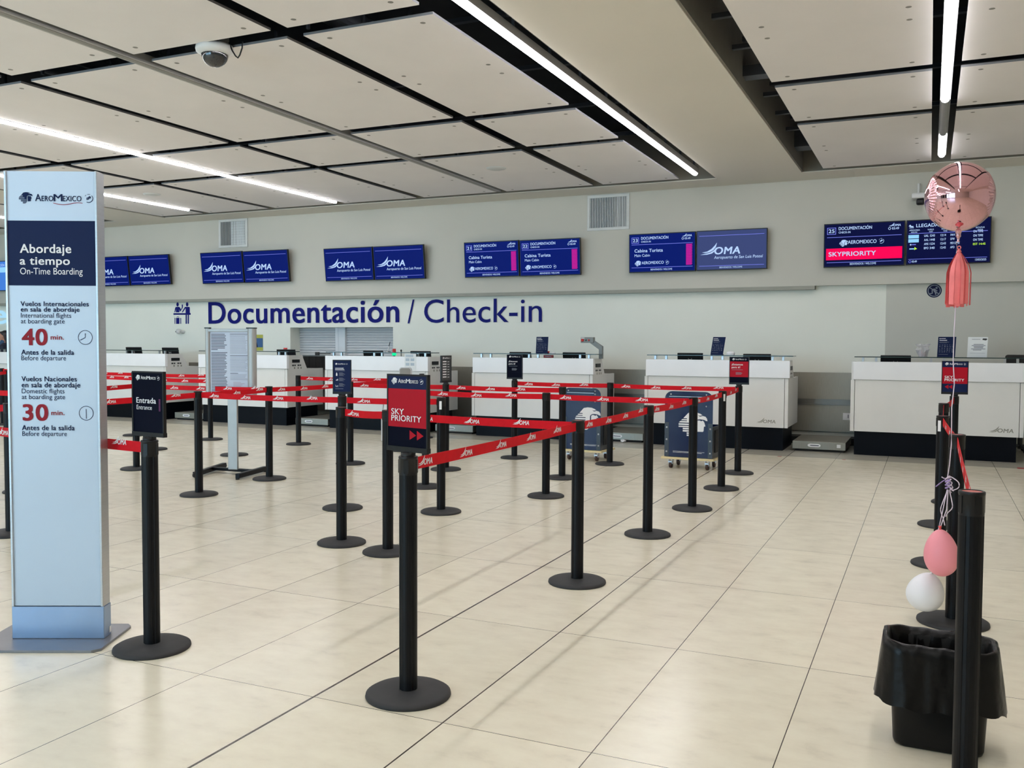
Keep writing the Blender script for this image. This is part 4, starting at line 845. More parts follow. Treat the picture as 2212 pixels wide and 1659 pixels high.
def d_note(g, f, w, h):
    g.rect(f, .2*w, .88*h, .62*w, .9*h, .001, 0); g.flat(f, [(.72*w, .86*h), (.9*w, .83*h), (.97*w, .88*h), (.93*w, .93*h), (.75*w, .93*h)], .001, 1)
    for k, (a, b) in enumerate(((.3, .8), (.2, .9), (.3, .8), (.32, .78), (.18, .9), (.28, .7))): g.rect(f, a*w, (.62-.055*k)*h, b*w, (.65-.055*k)*h, .001, 0)
    g.rect(f, .14*w, .2*h, .9*w, .21*h, .001, 0); return ['print_grey', 'dark_grey']
placard(1157.5, 1183, 727.5, SY, SH, 'navy placard with small print on the third counter from the right', d_info, 'sign_navy', .035)
placard(1535, 1562, 728, SY, SH, 'tilted navy placard on the second counter from the right', d_info, 'sign_navy', .14)
placard(2025, 2064, 727.5, SY, SH, 'navy placard crossed by the balloon ribbon on the right counter', d_info, 'sign_navy', .04)
placard(2090, 2133, 728, SY, SH, 'white placard on the right counter', d_note, 'paper', .03)
x = sit(1580, SY+.05)
mb = MB(); mb.lathe((x, SY+.0, SH), [(.055, 0), (.058, .03), (.05, .045), (.02, .052), (.001, .053)], 24); tag(mb.build('paper_bowl', 'print_white', None, (x, SY, SH)), 'white upturned bowl behind the small red sign, on the glass shelf', 'bowl')
x0 = wl(1175, 770, CY+.16).x; x1 = wl(1195, 770, CY+.16).x
t = thing('desk_sign', ((x0+x1)/2, CY+.16, 1.228), 'small red desk sign lying under the glass shelf, by the navy placard', 'desk sign'); mb = MB(); mb.box(x0, CY+.14, 1.229, x1, CY+.18, 1.272); s = mb.build('block', 'btn_red', t, bevel=.004); mb = MB(); fr = Fr((x0, CY+.14, 1.229), UX, UZ); mb.text('TURISTA', fr, .03, .013, .016, x1-x0-.06, .02, 0, 0, .001); mb.build('lettering', 'print_white', s)
x = wl(1185, 763, SY+.1).x; mb = MB(); mb.box(x-.012, SY+.09, SH, x+.012, SY+.11, SH+.035); tag(mb.build('red_tag', 'btn_red', None, (x, SY+.1, SH)), 'tiny red tag standing beside the navy placard on the third counter', 'tag')
x = wl(1193, 764, SY+.1).x; mb = MB(); mb.lathe((x, SY+.1, SH), [(.05, 0), (.05, .012), (.03, .02), (.001, .022)], 20); tag(mb.build('dish', 'print_white', None, (x, SY+.1, SH)), 'low white dish on the glass shelf right of the red tag', 'dish')
# grey camera arm
cf2 = Fr((0, CY+.33, 0), UX, UZ); Q = lambda px, py: cf2.px(px, py); t = thing('document_camera', (*[cf2.p(*Q(1297, 776))[i] for i in (0, 1)], 1.228), 'grey angled camera arm with red and green buttons on the third counter from the right', 'document camera')
mb = MB(); mb.prism(cf2, [Q(1295, 775), Q(1302, 775), Q(1302, 748), Q(1282.5, 735), Q(1275.5, 740.5), Q(1295, 755)], -.03, .03); mb.build('arm', 'arm_grey', t, bevel=.005)
mb = MB(); a, b = Q(1256.5, 740.5); a1, b1 = Q(1284, 728.5); mb.fbox(cf2, a, b, -.035, a1, b1, .045); hd = mb.build('control_head', 'arm_grey', t, bevel=.004)
for px_, py_, r_, m_ in ((1260.5, 735, .022, 'btn_red'), (1268, 735, .012, 'btn_green'), (1274.5, 735, .012, 'btn_red')): mb = MB(); a, b = Q(px_, py_); mb.lathe(cf2.p(a, b, .045), [(r_, 0), (r_, .012), (r_*.8, .016), (.001, .017)], 16, T=Matrix.Rotation(PI/2, 3, 'X')); mb.build('button', m_, hd)
mb = MB(); a, b = Q(1261, 730.5); mb.rect(cf2, a-.025, b-.006, a+.03, b+.006, .046); mb.build('label_strip', 'print_white', hd)
# signal lamps, microphone, pen
x = wl(616.5, 752, MY+.2).x; z = wl(616.5, 755.5, MY+.2).z; t = thing('signal_lamp', (x, MY+.2, .98), 'dark red lamp behind the monitor right of the poster frame', 'signal lamp'); mb = MB(); mb.lathe((x, MY+.2, .981), [(.04, 0), (.04, .01), (.015, .012), (.015, z-.981)], 16); mb.build('stem', 'dark_grey', t); mb = MB(); mb.lathe((x, MY+.2, z), [(.035, 0), (.035, .035), (.001, .036)], 20); mb.build('red_lens', 'btn_red', t)
x = wl(851.5, 765, MY).x; za = wl(851.5, 768, MY).z; zb_ = wl(851.5, 762.5, MY).z; zc = wl(851.5, 753.5, MY).z; t = thing('signal_lamp', (x, MY, .98), 'signal lamp with a lit green lens, on the counter with the paper notice', 'signal lamp')
mb = MB(); mb.lathe((x, MY, .981), [(.045, 0), (.045, .015), (.02, .02), (.02, za-.981)], 16); mb.build('stem', 'dark_grey', t); mb = MB(); mb.lathe((x, MY, za), [(.036, 0), (.036, zb_-za), (.001, zb_-za)], 20); mb.build('green_lens', 'green_lamp', t); mb = MB(); mb.lathe((x, MY, zb_+.001), [(.03, 0), (.03, zc-zb_), (.001, zc-zb_)], 20); mb.build('red_lens', 'btn_red', t)
x = wl(866.5, 760, MY).x; zt = wl(866.5, 755, MY).z; t = thing('microphone', (x, MY, .98), 'small black gooseneck microphone right of the green signal lamp', 'microphone'); mb = MB(); mb.lathe((x, MY, .981), [(.04, 0), (.04, .02), (.006, .024), (.006, zt-1.0)], 12); mb.build('neck', 'black_plastic', t); mb = MB(); mb.lathe((x, MY, zt-.04), [(.008, 0), (.014, .01), (.014, .032), (.001, .042)], 12); mb.build('capsule', 'rubber_black', t)
q0 = wl(838.5, 759, SY+.1); q0.z = SH; q1 = wl(842.5, 738.5, SY+.1); t = thing('counter_pen', tuple(q0), 'pen standing in a small holder on the glass shelf, left of the green signal lamp', 'pen'); mb = MB(); mb.lathe(q0, [(.05, 0), (.045, .01), (.012, .02), (.008, .03)], 16); mb.build('holder', 'alu', t)
qm = q0.lerp(q1, .45); qm.z = SH+.03+(q1.z-SH)*.4; mb = MB(); mb.tube([q0+UZ*.025, qm], .009, 8); mb.build('socket', 'print_white', t); mb = MB(); mb.tube([qm, q1], .006, 8); mb.build('barrel', 'black_plastic', t)
# notice taped on a counter
nf = Fr((0, CY-.036, 0), UX, UZ); a, b = nf.px(874, 801.5); a1, b1 = nf.px(899, 764); t = thing('paper_notice', ((a+a1)/2, CY-.036, b), 'white paper notice with blue print taped on a counter front', 'notice'); mb = MB(); mb.fbox(nf, a, b, 0.0005, a1, b1, .002); s = mb.build('sheet', 'paper', t)
g = MB(); w, h = a1-a, b1-b
for k in range(4): g.rect(nf, a+.1*w, b+(.92-.035*k)*h, a+.75*w, b+(.94-.035*k)*h, .003, 0)
for j in range(2):
    for i in range(2):
        for k in range(4): g.rect(nf, a+(.1+.42*i)*w, b+(.7-.26*j-.04*k)*h, a+(.42+.42*i)*w, b+(.725-.26*j-.04*k)*h, .003, 0)
g.build('print', 'print_pale', s)
# goods on the right counter
x = wl(1993, 770, SY).x; t = thing('sweets_cup', (x, SY, SH), 'red and white paper cup in clear wrapping on the right counter', 'cup')
mb = MB(); mb.lathe((x, SY, SH), [(.042, 0), (.052, .075)], 20); mb.build('cup', 'print_white', t)
mb = MB()
for i in range(7):
    for j in range(3): an = i*2*PI/7+j*.4; f = Fr((x+.0515*math.cos(an), SY+.0515*math.sin(an), SH+.016+.022*j), (-math.sin(an), math.cos(an), 0), UZ); mb.flat(f, [(0, -.009), (.008, 0), (0, .009), (-.008, 0)], .0 if j else -.001, 0)
mb.build('cup_pattern', 'btn_red', t)
r = random.Random(5); vs = []; prof = [(.05, 0), (.062, .05), (.075, .09), (.055, .12), (.085, .155), (.07, .16)]; mb = MB(); seg = 14
for rr, zz in prof: vs += [(x+rr*r.uniform(.8, 1.25)*math.cos(2*PI*k/seg), SY+rr*r.uniform(.8, 1.2)*math.sin(2*PI*k/seg), SH+.001+zz*r.uniform(.92, 1.08)) for k in range(seg)]
mb.add(vs, [(i*seg+k, i*seg+(k+1) % seg, (i+1)*seg+(k+1) % seg, (i+1)*seg+k) for i in range(len(prof)-1) for k in range(seg)]); mb.build('clear_wrap', 'cello', t)
x = wl(2208, 775, CY+1.12).x; zt = wl(2208, 766.5, CY+1.12).z; Y = CY+1.12; t = thing('office_chair', (x, Y, 0), 'black office chair behind the right counter, only the backrest top showing', 'chair')
mb = MB(); mb.fbox(Fr((x-.2, Y, .62), UX, UZ), 0, 0, -.03, .46, zt-.62, .03); mb.build('backrest', 'rubber_black', t, bevel=.12); mb = MB(); mb.box(x-.22, Y+.03, .46, x+.26, Y+.37, .54); mb.build('seat', 'rubber_black', t, bevel=.03); mb = MB(); mb.box(x, Y-.02, .5, x+.06, Y+.02, .68); mb.build('back_support', 'dark_grey', t); mb = MB(); mb.tube([(x+.02, Y+.2, .05), (x+.02, Y+.2, .46)], .03, 12); mb.build('column', 'dark_grey', t)
for k in range(5):
    an = k*2*PI/5; mb = MB(); mb.tube([(x+.02, Y+.2, .1), (x+.02+.17*math.cos(an), Y+.2+.17*math.sin(an), .06)], .018, 8); lg = mb.build('leg', 'dark_grey', t); mb = MB(); mb.lathe((x+.02+.17*math.cos(an), Y+.2+.17*math.sin(an), .03), [(.001, -.015), (.028, -.013), (.03, 0), (.028, .013), (.001, .015)], 14, T=Matrix.Rotation(PI/2, 3, 'X')); mb.build('wheel', 'rubber_black', lg)

# ---------------------------------------------------------------- blue bag sizers on dollies
def sizer(x0, x1, Y, label, rz):
    w = x1-x0; t = thing('bag_sizer', (x0, Y, 0), label, 'bag sizer', 'blue bag sizers'); D = .42; zb, zt = .142, .90
    B = Vector((x0, Y, 0)); f = Fr(B, UX, UZ)
    mb = MB(); mb.box(x0-.04, Y-.02, .112, x1+.02, Y+D+.02, .138); mb.build('dolly_board', 'wood', t, bevel=.003)
    for cx_ in (x0+.06, x1-.07):
        for cy_ in (Y+.06, Y+D-.06):
            mb = MB(); mb.box(cx_-.03, cy_-.03, .105, cx_+.03, cy_+.03, .112); mb.box(cx_-.022, cy_-.025, .05, cx_-.018, cy_+.03, .106); mb.box(cx_+.018, cy_-.025, .05, cx_+.022, cy_+.03, .106); mb.box(cx_-.022, cy_-.045, .07, cx_+.022, cy_-.025, .085); c = mb.build('caster', 'alu', t)
            mb = MB(); mb.lathe((cx_, cy_, .042), [(.001, -.016), (.038, -.015), (.042, -.008), (.042, .008), (.038, .015), (.001, .016)], 20, T=Matrix.Rotation(PI/2, 3, 'Y')); mb.build('wheel', 'caster_brown', c)
    R = .085; poly = [(0, zb), (w, zb), (w, zt-R)]+[(w-R+R*math.cos(PI/2*k/6), zt-R+R*math.sin(PI/2*k/6)) for k in range(1, 7)]+[(R-R*math.sin(PI/2*k/6), zt-R+R*math.cos(PI/2*k/6)) for k in range(0, 7)]
    mb = MB(); mb.prism(f, poly, 0, .006); fp = mb.build('front_panel', 'sizer_blue', t)
    for s in (0, 1):
        mb = MB(); a = 0 if s == 0 else w-.05; mb.fbox(f, a, zb, .0062, a+.05, .54, .010)
        o = mb.build('corner_strip', 'sizer_side', t); g = MB()
        for z in (.2, .34, .48): g.lathe(f.p(a+.025, z, .010), [(.011, 0), (.009, .004), (.001, .005)], 10, T=Matrix.Rotation(PI/2, 3, 'X'))
        g.build('bolts', 'alu', o)
    for x in (0, w-.012):
        mb = MB(); mb.fbox(f, x, zb-.001, -D, x+.012, .50, 0); mb.build('side_panel', 'sizer_side', t)
    mb = MB(); mb.fbox(f, w, zb+.06, -D*.75, w+.014, .46, -D*.2); mb.build('side_pocket', 'rubber_black', t)
    mb = MB(); mb.fbox(f, .012, zb-.001, -D, w-.012, .50, -D+.012); mb.build('rear_panel', 'sizer_blue', t); mb = MB(); mb.fbox(f, .013, zb-.002, -D+.013, w-.013, zb+.01, -.001); mb.build('bottom_tray', 'sizer_blue', t)
    g = MB(); eagle(g, f, .165, .39, .275, 0, .0075)
    g.rect(f, .10, .205, .47, .2085, .0075, 0); g.rect(f, .10, .194, .44, .1975, .0075, 0); g.build('printed_emblem', 'print_white', fp)
    g = MB(); g.fbox(f, .05, .838, .006, w-.09, .843, .012, 0); g.fbox(f, .05, .855, .006, w-.03, .859, .008, 1); g.build('slot_edges', ['alu', 'rubber_black'], fp)
    g = MB()
    for x, z in ((w-.075, .865), (w-.075, .828), (.07, .865), (w-.075, .735)): g.lathe(f.p(x, z, .006), [(.009, 0), (.007, .004), (.001, .005)], 10, T=Matrix.Rotation(PI/2, 3, 'X'))
    g.build('bolts', 'alu', fp)
    t.rotation_euler = (0, 0, rz)
sizer(-2.775, -2.215, 10.36, 'right blue bag sizer with white eagle emblem, behind the fourth middle post', -.04)
sizer(-4.12, -3.62, 10.56, 'left blue bag sizer with white eagle emblem, behind the narrow post', -.05)

# ---------------------------------------------------------------- grey and white chair behind the belts
Yc = 11.75; q = wl(876, 800, Yc); qb = fl(829, 952); t = thing('plastic_chair', (q.x, Yc, 0), 'white framed chair with grey rounded backrest, behind the far belts', 'chair')
cf3 = Fr((q.x, Yc, 0), (.97, .25, 0), UZ); zt = wl(880, 793.5, Yc).z
def rr(w, z0, z1, r): 
    o = []
    for cx_, cz, a0 in ((w/2-r, z1-r, 0), (-w/2+r, z1-r, PI/2), (-w/2+r, z0+r, PI), (w/2-r, z0+r, 1.5*PI)): o += [(cx_+r*math.cos(a0+PI/2*k/5), cz+r*math.sin(a0+PI/2*k/5)) for k in range(6)]
    return o
mb = MB(); mb.prism(cf3, rr(.19, zt-.42, zt, .04), -.015, .015); mb.build('back_shell', 'chair_white', t); mb = MB(); mb.prism(cf3, rr(.165, zt-.40, zt-.012, .035), .0152, .022); mb.build('back_pad', 'chair_grey', t)
mb = MB(); mb.prism(Fr(cf3.p(0, .6, .2), cf3.u, cf3.n), rr(.36, -.2, .2, .06), -.02, .02); mb.build('seat', 'chair_grey', t)
mb = MB(); mb.tube([cf3.p(0, zt-.4, -.005), cf3.p(0, .66, -.01), cf3.p(0, .605, .05)], .018, 10); mb.build('back_stem', 'chair_white', t)
for sx_ in (-.2, .2):
    for d in (.02, .38):
        mb = MB(); mb.tube([cf3.p(sx_*.8, .59, .2), cf3.p(sx_*1.1, .57, d), cf3.p(sx_*1.2, .4, d), cf3.p(sx_*1.2, .016, d)], .016, 10); mb.build('leg', 'chair_white', t)

# ---------------------------------------------------------------- litter, floor marks
q = fl(1349, 955)-Vector((0, .05, 0)); r = random.Random(2); mb = MB(); vs = []; fs = []
for i in range(5):
    for k in range(8): a = 2*PI*k/8; ph = PI*(i+.5)/5; vs.append(q+Vector((.045*math.sin(ph)*math.cos(a)*r.uniform(.6, 1.2), .035*math.sin(ph)*math.sin(a)*r.uniform(.6, 1.2), .024-.024*math.cos(ph)*r.uniform(.6, .95))))
mb.add(vs, [(i*8+k, i*8+(k+1) % 8, i*8+8+(k+1) % 8, i*8+8+k) for i in range(4) for k in range(8)]+[tuple(range(8)), tuple(range(32, 40))]); tag(mb.build('crumpled_tissue', 'print_white', None, tuple(q)), 'crumpled white tissue on the floor in front of a scale', 'tissue')
for a, b, w, l in ((1684, 986, .05, 'small red tape mark on the floor in front of the second counter from the right'), (1823, 993, .04, 'small red tape mark on the floor before the scale between the right counters'), (2211, 1012, .13, 'red tape mark on the floor at the right picture edge')):
    q = fl(a, b); mb = MB(); mb.box(q.x-w/2, q.y-w/2, .0004, q.x+w/2, q.y+w/2, .0015); tag(mb.build('floor_tape', 'floor_red', None, tuple(q)), l, 'floor tape', 'red tape marks on the floor')

# ---------------------------------------------------------------- waste bin with bag
def rrect(x0, x1, y0, y1, r, n=96):
    P = []; segs = [((x1-r, y0+r), -PI/2), ((x1-r, y1-r), 0), ((x0+r, y1-r), PI/2), ((x0+r, y0+r), PI)]; per = []
    for (cx_, cy_), a0 in segs:
        for k in range(7): per.append((cx_+r*math.cos(a0+PI/2*k/6), cy_+r*math.sin(a0+PI/2*k/6)))
    per.append(per[0]); L = [0]
    for a, b in zip(per, per[1:]): L.append(L[-1]+math.hypot(b[0]-a[0], b[1]-a[1]))
    for i in range(n):
        s = L[-1]*i/n; k = max(j for j in range(len(L)-1) if L[j] <= s); u = (s-L[k])/max(1e-9, L[k+1]-L[k]); P.append((per[k][0]*(1-u)+per[k+1][0]*u, per[k][1]*(1-u)+per[k+1][1]*u))
    return P
bx0, bx1, by0, by1, bh = -.09, .205, 3.49, 3.66, .375
t = thing('waste_bin', ((bx0+bx1)/2, (by0+by1)/2, 0), 'black waste bin lined with a black bag, behind the nearest right post', 'waste bin')
def loft(rings, mb, mi=0, close=True, flip=False):
    n = len(rings[0]); vs = [p for r_ in rings for p in r_]
    mb.add(vs, [(i*n+k, i*n+(k+1) % n, (i+1)*n+(k+1) % n, (i+1)*n+k) for i in range(len(rings)-1) for k in range(n)], mi, True)
mb = MB(); rings = []
for z, g in ((.0, -.012), (.006, -.004), (.02, 0), (.2, .01), (bh-.02, .018), (bh-.012, .03), (bh, .03), (bh, .022), (bh-.02, .012), (.02, -.01)): rings.append([(x, y, z+.0005) for x, y in rrect(bx0-g, bx1+g, by0-g, by1+g, .035+max(0, g))])
loft(rings, mb); n = 96; mb.add(rings[0], [tuple(range(n))[::-1]]); mb.add(rings[-1], [tuple(range(n))]); mb.build('body', 'bin_plastic', t)
mb = MB(); rings = []; r = random.Random(11)
ph = [r.uniform(0, 6.28) for _ in range(6)]
def wr(a, z): return .5*math.sin(9*a+ph[0]+14*z)+.5*math.sin(17*a+ph[1]-9*z)+.4*math.sin(29*a+ph[2]+22*z)
for j, (z, g, am) in enumerate(((.10, .0, .002), (.22, .004, .002), (.31, .008, .004), (.355, .012, .003), (bh+.004, .020, .001), (bh+.009, .030, .001), (bh+.004, .040, .001), (bh-.03, .042, .003), (.30, .044, .004), (.25, .046, .005), (.205, .048, .005), (.165, .050, .006))):
    ring = []
    for i, (x, y) in enumerate(rrect(bx0-g, bx1+g, by0-g, by1+g, .035+g)):
        a = 2*PI*i/96; cx_, cy_ = (bx0+bx1)/2, (by0+by1)/2; q = wr(a, z)*am; d = Vector((x-cx_, (y-cy_)*1.6, 0)).normalized()
        side = abs(d.x)**3; out = q*.55+(side*.022*max(0, (bh-z)/.24) if j > 6 else 0); zz = z+(.010*math.sin(3*a+1)+.005*math.sin(11*a+2)-.012*side if j == 11 else (.0015*math.sin(13*a+ph[3])) if 3 < j < 7 else 0)+(.016*max(0, -d.x)**4 if 3 < j < 7 else 0)
        ring.append((x+d.x*out, y+d.y*out, zz))
    rings.append(ring)
loft(rings, mb); mb.build('bag', 'bin_bag', t)

# ---------------------------------------------------------------- balloons tied to the second right post
yB = 5.06
cB = wl(2073, 425, yB); rB = (wl(2152, 425, yB).x-wl(1994, 425, yB).x)/2
t = thing('foil_balloon', tuple(cB), 'rose gold foil balloon with pink paper tassel floating on a long ribbon', 'balloon')
ax = Matrix.Rotation(.07, 3, 'Z')
mb = MB(); prof = []; NS = 40
seg = 264; vs = []; npf = 61
for i in range(npf):                     # lathe about X: the two side seams pucker
    ph_ = PI*i/(npf-1); x = math.cos(ph_); rad = math.sin(ph_)
    for k in range(seg):
        a = 2*PI*k/seg; w_ = .022*math.exp(-((abs(x)-.80)/.055)**2)*math.sin(a*44)
        q = Vector((x*.985, (rad+w_)*math.cos(a), (rad+w_)*math.sin(a)*1.04)); vs.append(cB+(ax @ q)*rB)
mb.add(vs, [(i*seg+k, i*seg+(k+1) % seg, (i+1)*seg+(k+1) % seg, (i+1)*seg+k) for i in range(npf-1) for k in range(seg)], 0, True); mb.build('envelope', 'foil', t)
zn = cB.z-rB; nx = wl(2070, 520, yB).x
mb = MB(); mb.lathe((nx, yB, zn), [(.03, .012), (.016, -.005), (.011, -.02), (.012, -.032), (.007, -.040), (.005, -.052), (.008, -.060)], 16); mb.build('neck', 'foil', t)
z0 = wl(2071, 535, yB).z; z1 = wl(2066, 664, yB).z
mb = MB(); kx = wl(2072, 535, yB).x; mb.tube([(kx+.007*math.cos(2*PI*k/14), yB, z0+.008*math.sin(2*PI*k/14)) for k in range(15)], .003, 6); mb.tube([(kx, yB, z0-.006), (kx, yB, z0-.022)], [.005, .012], 8)
r = random.Random(8); Ls = z0-.02-z1
for i in range(26):
    an = 2*PI*i/26+r.uniform(-.1, .1); rad = r.uniform(.6, 1); ww = .011*r.uniform(.8, 1.3); vs = []; tw = r.uniform(-.5, .5)
    for j in range(9):
        s = j/8; R_ = (.006+.052*min(1, (s/.32))**.8)*rad; z = z0-.02-Ls*s*(1 if j < 8 else r.uniform(.93, 1.0)); c = Vector((kx+R_*math.cos(an)-.004*s, yB+R_*math.sin(an), z)); tg = Vector((-math.sin(an+tw*s), math.cos(an+tw*s), 0))*ww*min(1, .35+s*1.6)/1.0
        vs += [c-tg/1, c+tg/1]
    mb.add(vs, [(2*j, 2*j+1, 2*j+3, 2*j+2) for j in range(8)], 0, True)
mb.build('tassel', 'tassel', t)
# ribbon from the balloon to the knot
kn = wl(2047, 1042, 5.10); tr = thing('balloon_ribbon', tuple(kn), 'long white curling ribbon knotted to the post below the foil balloon', 'ribbon')
pts = [(2067, 524, yB+.012), (2066.5, 545, yB+.02), (2065, 600, yB), (2064, 665, yB), (2061, 720, yB), (2059, 780, yB), (2061.5, 830, yB), (2056, 880, yB), (2055.5, 930, yB), (2055, 960, yB), (2051, 1005, yB+.01), (2046, 1036, 5.09)]
mb = MB(); mb.tube([wl(a, b, c) for a, b, c in pts], .0028, 6); mb.build('long_strand', 'ribbon', tr)
def strand(pts, m, name, rad=.0026):
    P = [wl(a, b, c) for a, b, c in pts]; Q_ = []
    for i in range(len(P)-1):
        p0, p1, p2, p3 = P[max(0, i-1)], P[i], P[i+1], P[min(len(P)-1, i+2)]
        for k in range(6):
            u = k/6; Q_.append(.5*((2*p1)+(p2-p0)*u+(2*p0-5*p1+4*p2-p3)*u*u+(3*p1-p0-3*p2+p3)*u**3))
    Q_.append(P[-1]); mb = MB(); mb.tube(Q_, rad, 6); return mb.build(name, m, tr)
Yk = 5.10
mb = MB(); r = random.Random(3); pp = []
for i in range(70): u = i/69; pp.append(wl(2046.5+6*math.sin(u*31)*(1-.3*u)+2.5*u*4, 1030+32*u+3*math.cos(u*37), Yk-.012+.012*math.cos(u*31)))
mb.tube(pp, .003, 6); mb.build('knot', 'ribbon', tr)
mb = MB(); pp = [wl(2047+5*math.sin(u*.9*21), 1036+20*u, Yk-.02+.01*math.cos(u*19)) for u in [i/40 for i in range(41)]]; mb.tube(pp, .003, 6); mb.build('lilac_knot', 'ribbon_lilac', tr)
strand([(2050, 1028, Yk), (2061, 1034, Yk-.02), (2071, 1043, Yk-.03), (2070, 1054, Yk-.03), (2056, 1060, Yk-.02)], 'ribbon', 'loop')
strand([(2045, 1034, Yk), (2039, 1033, Yk-.01), (2034, 1030, Yk-.01)], 'ribbon', 'tail'); strand([(2042, 1036, Yk-.01), (2033, 1042, 5.13), (2022, 1051, 5.17)], 'ribbon_lilac', 'tail')
strand([(2051, 1060, Yk-.01), (2056, 1082, Yk-.02), (2057, 1097, Yk-.02), (2047, 1108, Yk-.02), (2043, 1116, Yk-.02)], 'ribbon', 'curl')
strand([(2047, 1060, Yk-.01), (2037, 1084, Yk-.02), (2032, 1102, Yk-.02), (2038, 1122, Yk-.02), (2041, 1135, Yk-.03)], 'ribbon', 'curl')
# latex balloons hanging below
def latex(cx_, cy_, wpx, hpx, Y, m, label, tilt, knot, strandpts, name='latex_balloon'):
    c = wl(cx_, cy_, Y); a = (wl(cx_+wpx/2, cy_, Y).x-wl(cx_-wpx/2, cy_, Y).x)/2; b = (wl(cx_, cy_-hpx/2, Y).z-wl(cx_, cy_+hpx/2, Y).z)/2
    t = thing(name, tuple(c), label, 'balloon'); T = Matrix.Rotation(tilt, 3, 'Y'); mb = MB(); prof = []
    for i in range(25): ph_ = -PI/2+PI*i/24; s = math.sin(ph_); prof.append((max(.0004, a*math.cos(ph_)*(1-.16*s-.05*s*s)), b*s))
    mb.lathe(c, prof, 40, T=T); bd = mb.build('body', m, t)
    kq = c+T @ Vector((0, 0, b)); mb = MB(); d = (T @ Vector((0, 0, 1))); mb.lathe(kq, [(.006, -.004), (.005, .006), (.009, .016), (.003, .017)], 10, T=T); mb.build('neck', knot, t)
    P = [wl(*p) for p in strandpts]+[kq+d*.006]; mb = MB(); mb.tube(P, .0026, 6); mb.build('ribbon', 'ribbon', t)
latex(2033, 1194, 77, 101, 5.0, 'pink_latex', 'pink latex balloon hanging beside the right-hand posts', -.06, 'knot_red', [(2048, 1058, Yk-.02), (2045, 1100, 5.05)])
latex(1999.5, 1278, 83, 84, 5.11, 'white_latex', 'white latex balloon hanging lowest, below the pink one', .25, 'white_latex', [(2046, 1058, Yk-.02), (2035, 1110, 5.06), (2027, 1145, 5.075), (2022, 1200, 5.08)])

# ---------------------------------------------------------------- agent behind the far left counter
ax_, ay_ = wl(9.5, 735, 13.3).x, 13.3
pt_ = thing('person', (ax_, ay_, 0), 'dark-haired person in blue uniform behind the counter at the left picture edge', 'person')
RZ = Matrix.Rotation(math.radians(122), 3, 'Z')
def wp(p): return Vector((ax_, ay_, 0))+RZ @ (Vector(p)*.986)
def blob(mb, c, rx, ry, rz):
    n = 16; vs = []; 
    for i in range(11):
        ph_ = -PI/2+PI*i/10
        for k in range(n): vs.append(wp((c[0]+rx*max(.01, math.cos(ph_))*math.cos(2*PI*k/n), c[1]+ry*max(.01, math.cos(ph_))*math.sin(2*PI*k/n), c[2]+rz*math.sin(ph_))))
    mb.add(vs, [(i*n+k, i*n+(k+1) % n, (i+1)*n+(k+1) % n, (i+1)*n+k) for i in range(10) for k in range(n)]+[tuple(range(n))[::-1], tuple(range(10*n, 11*n))])
def limb(mb, pts, rs):
    mb.tube([wp(p) for p in pts], rs, 14)
    for p, r_ in zip(pts, rs): blob(mb, p, r_, r_, r_)
def grown(mb, name, m, parent, vox):
    o = mb.build(name, m, parent); q = o.modifiers.new('one_surface', 'REMESH'); q.mode = 'VOXEL'; q.voxel_size = vox; q.use_smooth_shade = True
    w = o.modifiers.new('soften', 'SMOOTH'); w.factor = .5; w.iterations = 4; return o
TOR = ([(0, 0, .93), (0, .005, 1.08), (0, 0, 1.26), (0, -.01, 1.35), (0, -.005, 1.44), (0, .01, 1.53)], [.135, .112, .122, .088, .054, .05])
ARM = lambda s: ([(s*.145, -.015, 1.34), (s*.205, -.01, 1.12), (s*.17, .2, 1.02), (s*.16, .25, 1.015)], [.055, .043, .03, .026])
LEG = lambda s: ([(s*.085, 0, .9), (s*.095, .02, .5), (s*.095, -.01, .09), (s*.1, .05, .05), (s*.105, .13, .035)], [.09, .056, .038, .038, .03])
mb = MB(); limb(mb, *TOR)
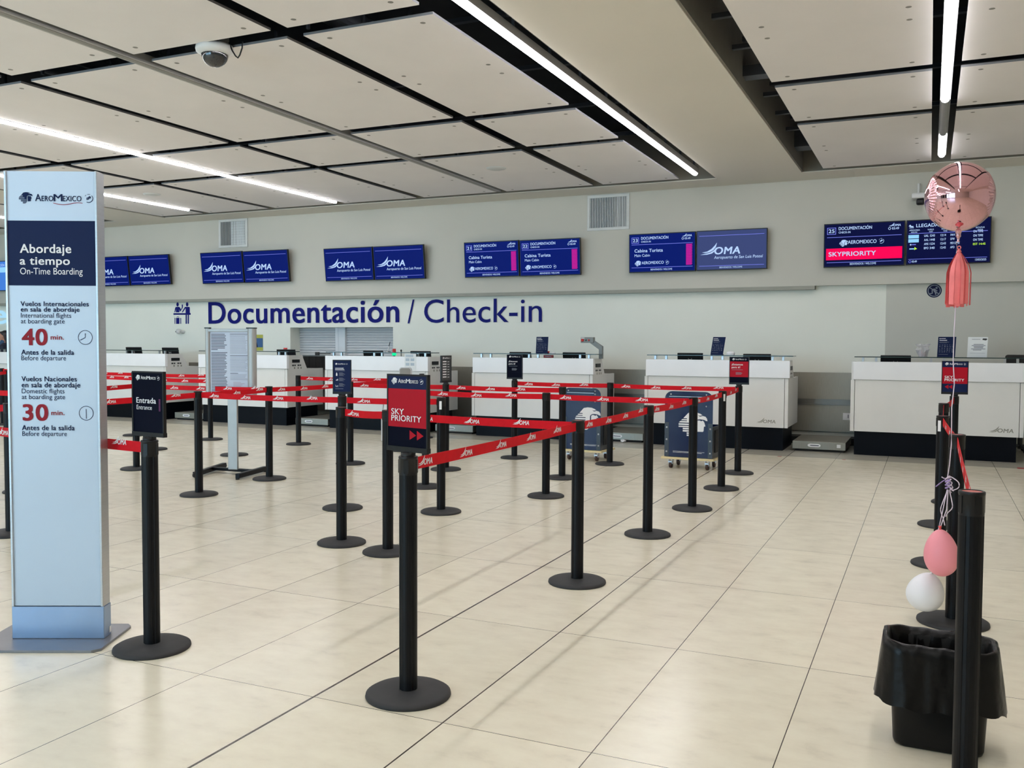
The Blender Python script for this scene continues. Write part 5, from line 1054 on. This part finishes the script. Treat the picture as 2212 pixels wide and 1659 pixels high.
for s in (-1, 1):
    limb(mb, *ARM(s)); limb(mb, *LEG(s)); blob(mb, (s*.16, .285, 1.012), .038, .045, .014)
    for f, ln in ((-.03, .055), (-.011, .07), (.009, .066), (.027, .05)): limb(mb, [(s*.16+f, .32, 1.012), (s*.16+f*1.15, .32+ln*.55, 1.016), (s*.16+f*1.2, .32+ln, .996)], [.010, .009, .008])
    limb(mb, [(s*.16-s*.03, .27, 1.01), (s*.16-s*.058, .30, 1.005), (s*.16-s*.062, .33, .998)], [.012, .010, .009]); blob(mb, (s*.076, .0, 1.575), .012, .02, .03)
blob(mb, (0, .012, 1.585), .074, .094, .112); blob(mb, (0, .05, 1.515), .045, .048, .04); limb(mb, [(0, .095, 1.60), (0, .118, 1.565)], [.010, .016]); blob(mb, (0, .098, 1.535), .024, .010, .008); blob(mb, (0, .098, 1.522), .02, .010, .007)
grown(mb, 'body', 'skin', pt_, .008)
for s in (-1, 1): mb = MB(); blob(mb, (s*.032, .092, 1.592), .013, .009, .007); mb.build('eye', 'rubber_black', pt_)
mb = MB(); limb(mb, [p for p in TOR[0][:4]], [r_+.016 for r_ in TOR[1][:4]])
for s in (-1, 1): limb(mb, [p for p in ARM(s)[0][:3]], [r_+.014 for r_ in ARM(s)[1][:3]])
grown(mb, 'jacket', 'uniform_navy', pt_, .012)
mb = MB(); limb(mb, [(0, .02, 1.455), (0, .06, 1.40), (0, .10, 1.30)], [.066, .05, .052]); grown(mb, 'scarf', 'uniform_blue', pt_, .01)
mb = MB()
for s in (-1, 1): limb(mb, LEG(s)[0][:3], [r_+.014 for r_ in LEG(s)[1][:3]])
blob(mb, (0, 0, .93), .15, .125, .1); grown(mb, 'trousers', 'uniform_navy', pt_, .012)
for s in (-1, 1): mb = MB(); limb(mb, [(s*.095, -.02, .05), (s*.1, .06, .048), (s*.105, .145, .04)], [.048, .046, .038]); grown(mb, 'shoe', 'rubber_black', pt_, .01)
mb = MB(); blob(mb, (0, -.022, 1.625), .084, .094, .088); blob(mb, (0, -.055, 1.56), .08, .06, .11); limb(mb, [(.05, .05, 1.665), (.072, .0, 1.63), (.078, -.05, 1.56), (.07, -.07, 1.44)], [.022, .018, .02, .02]); limb(mb, [(-.05, .05, 1.665), (-.072, .0, 1.63), (-.078, -.05, 1.56), (-.07, -.07, 1.44)], [.022, .018, .02, .02]); limb(mb, [(0, -.09, 1.56), (0, -.1, 1.42), (0, -.095, 1.33)], [.06, .055, .03]); grown(mb, 'hair', 'hair', pt_, .01)
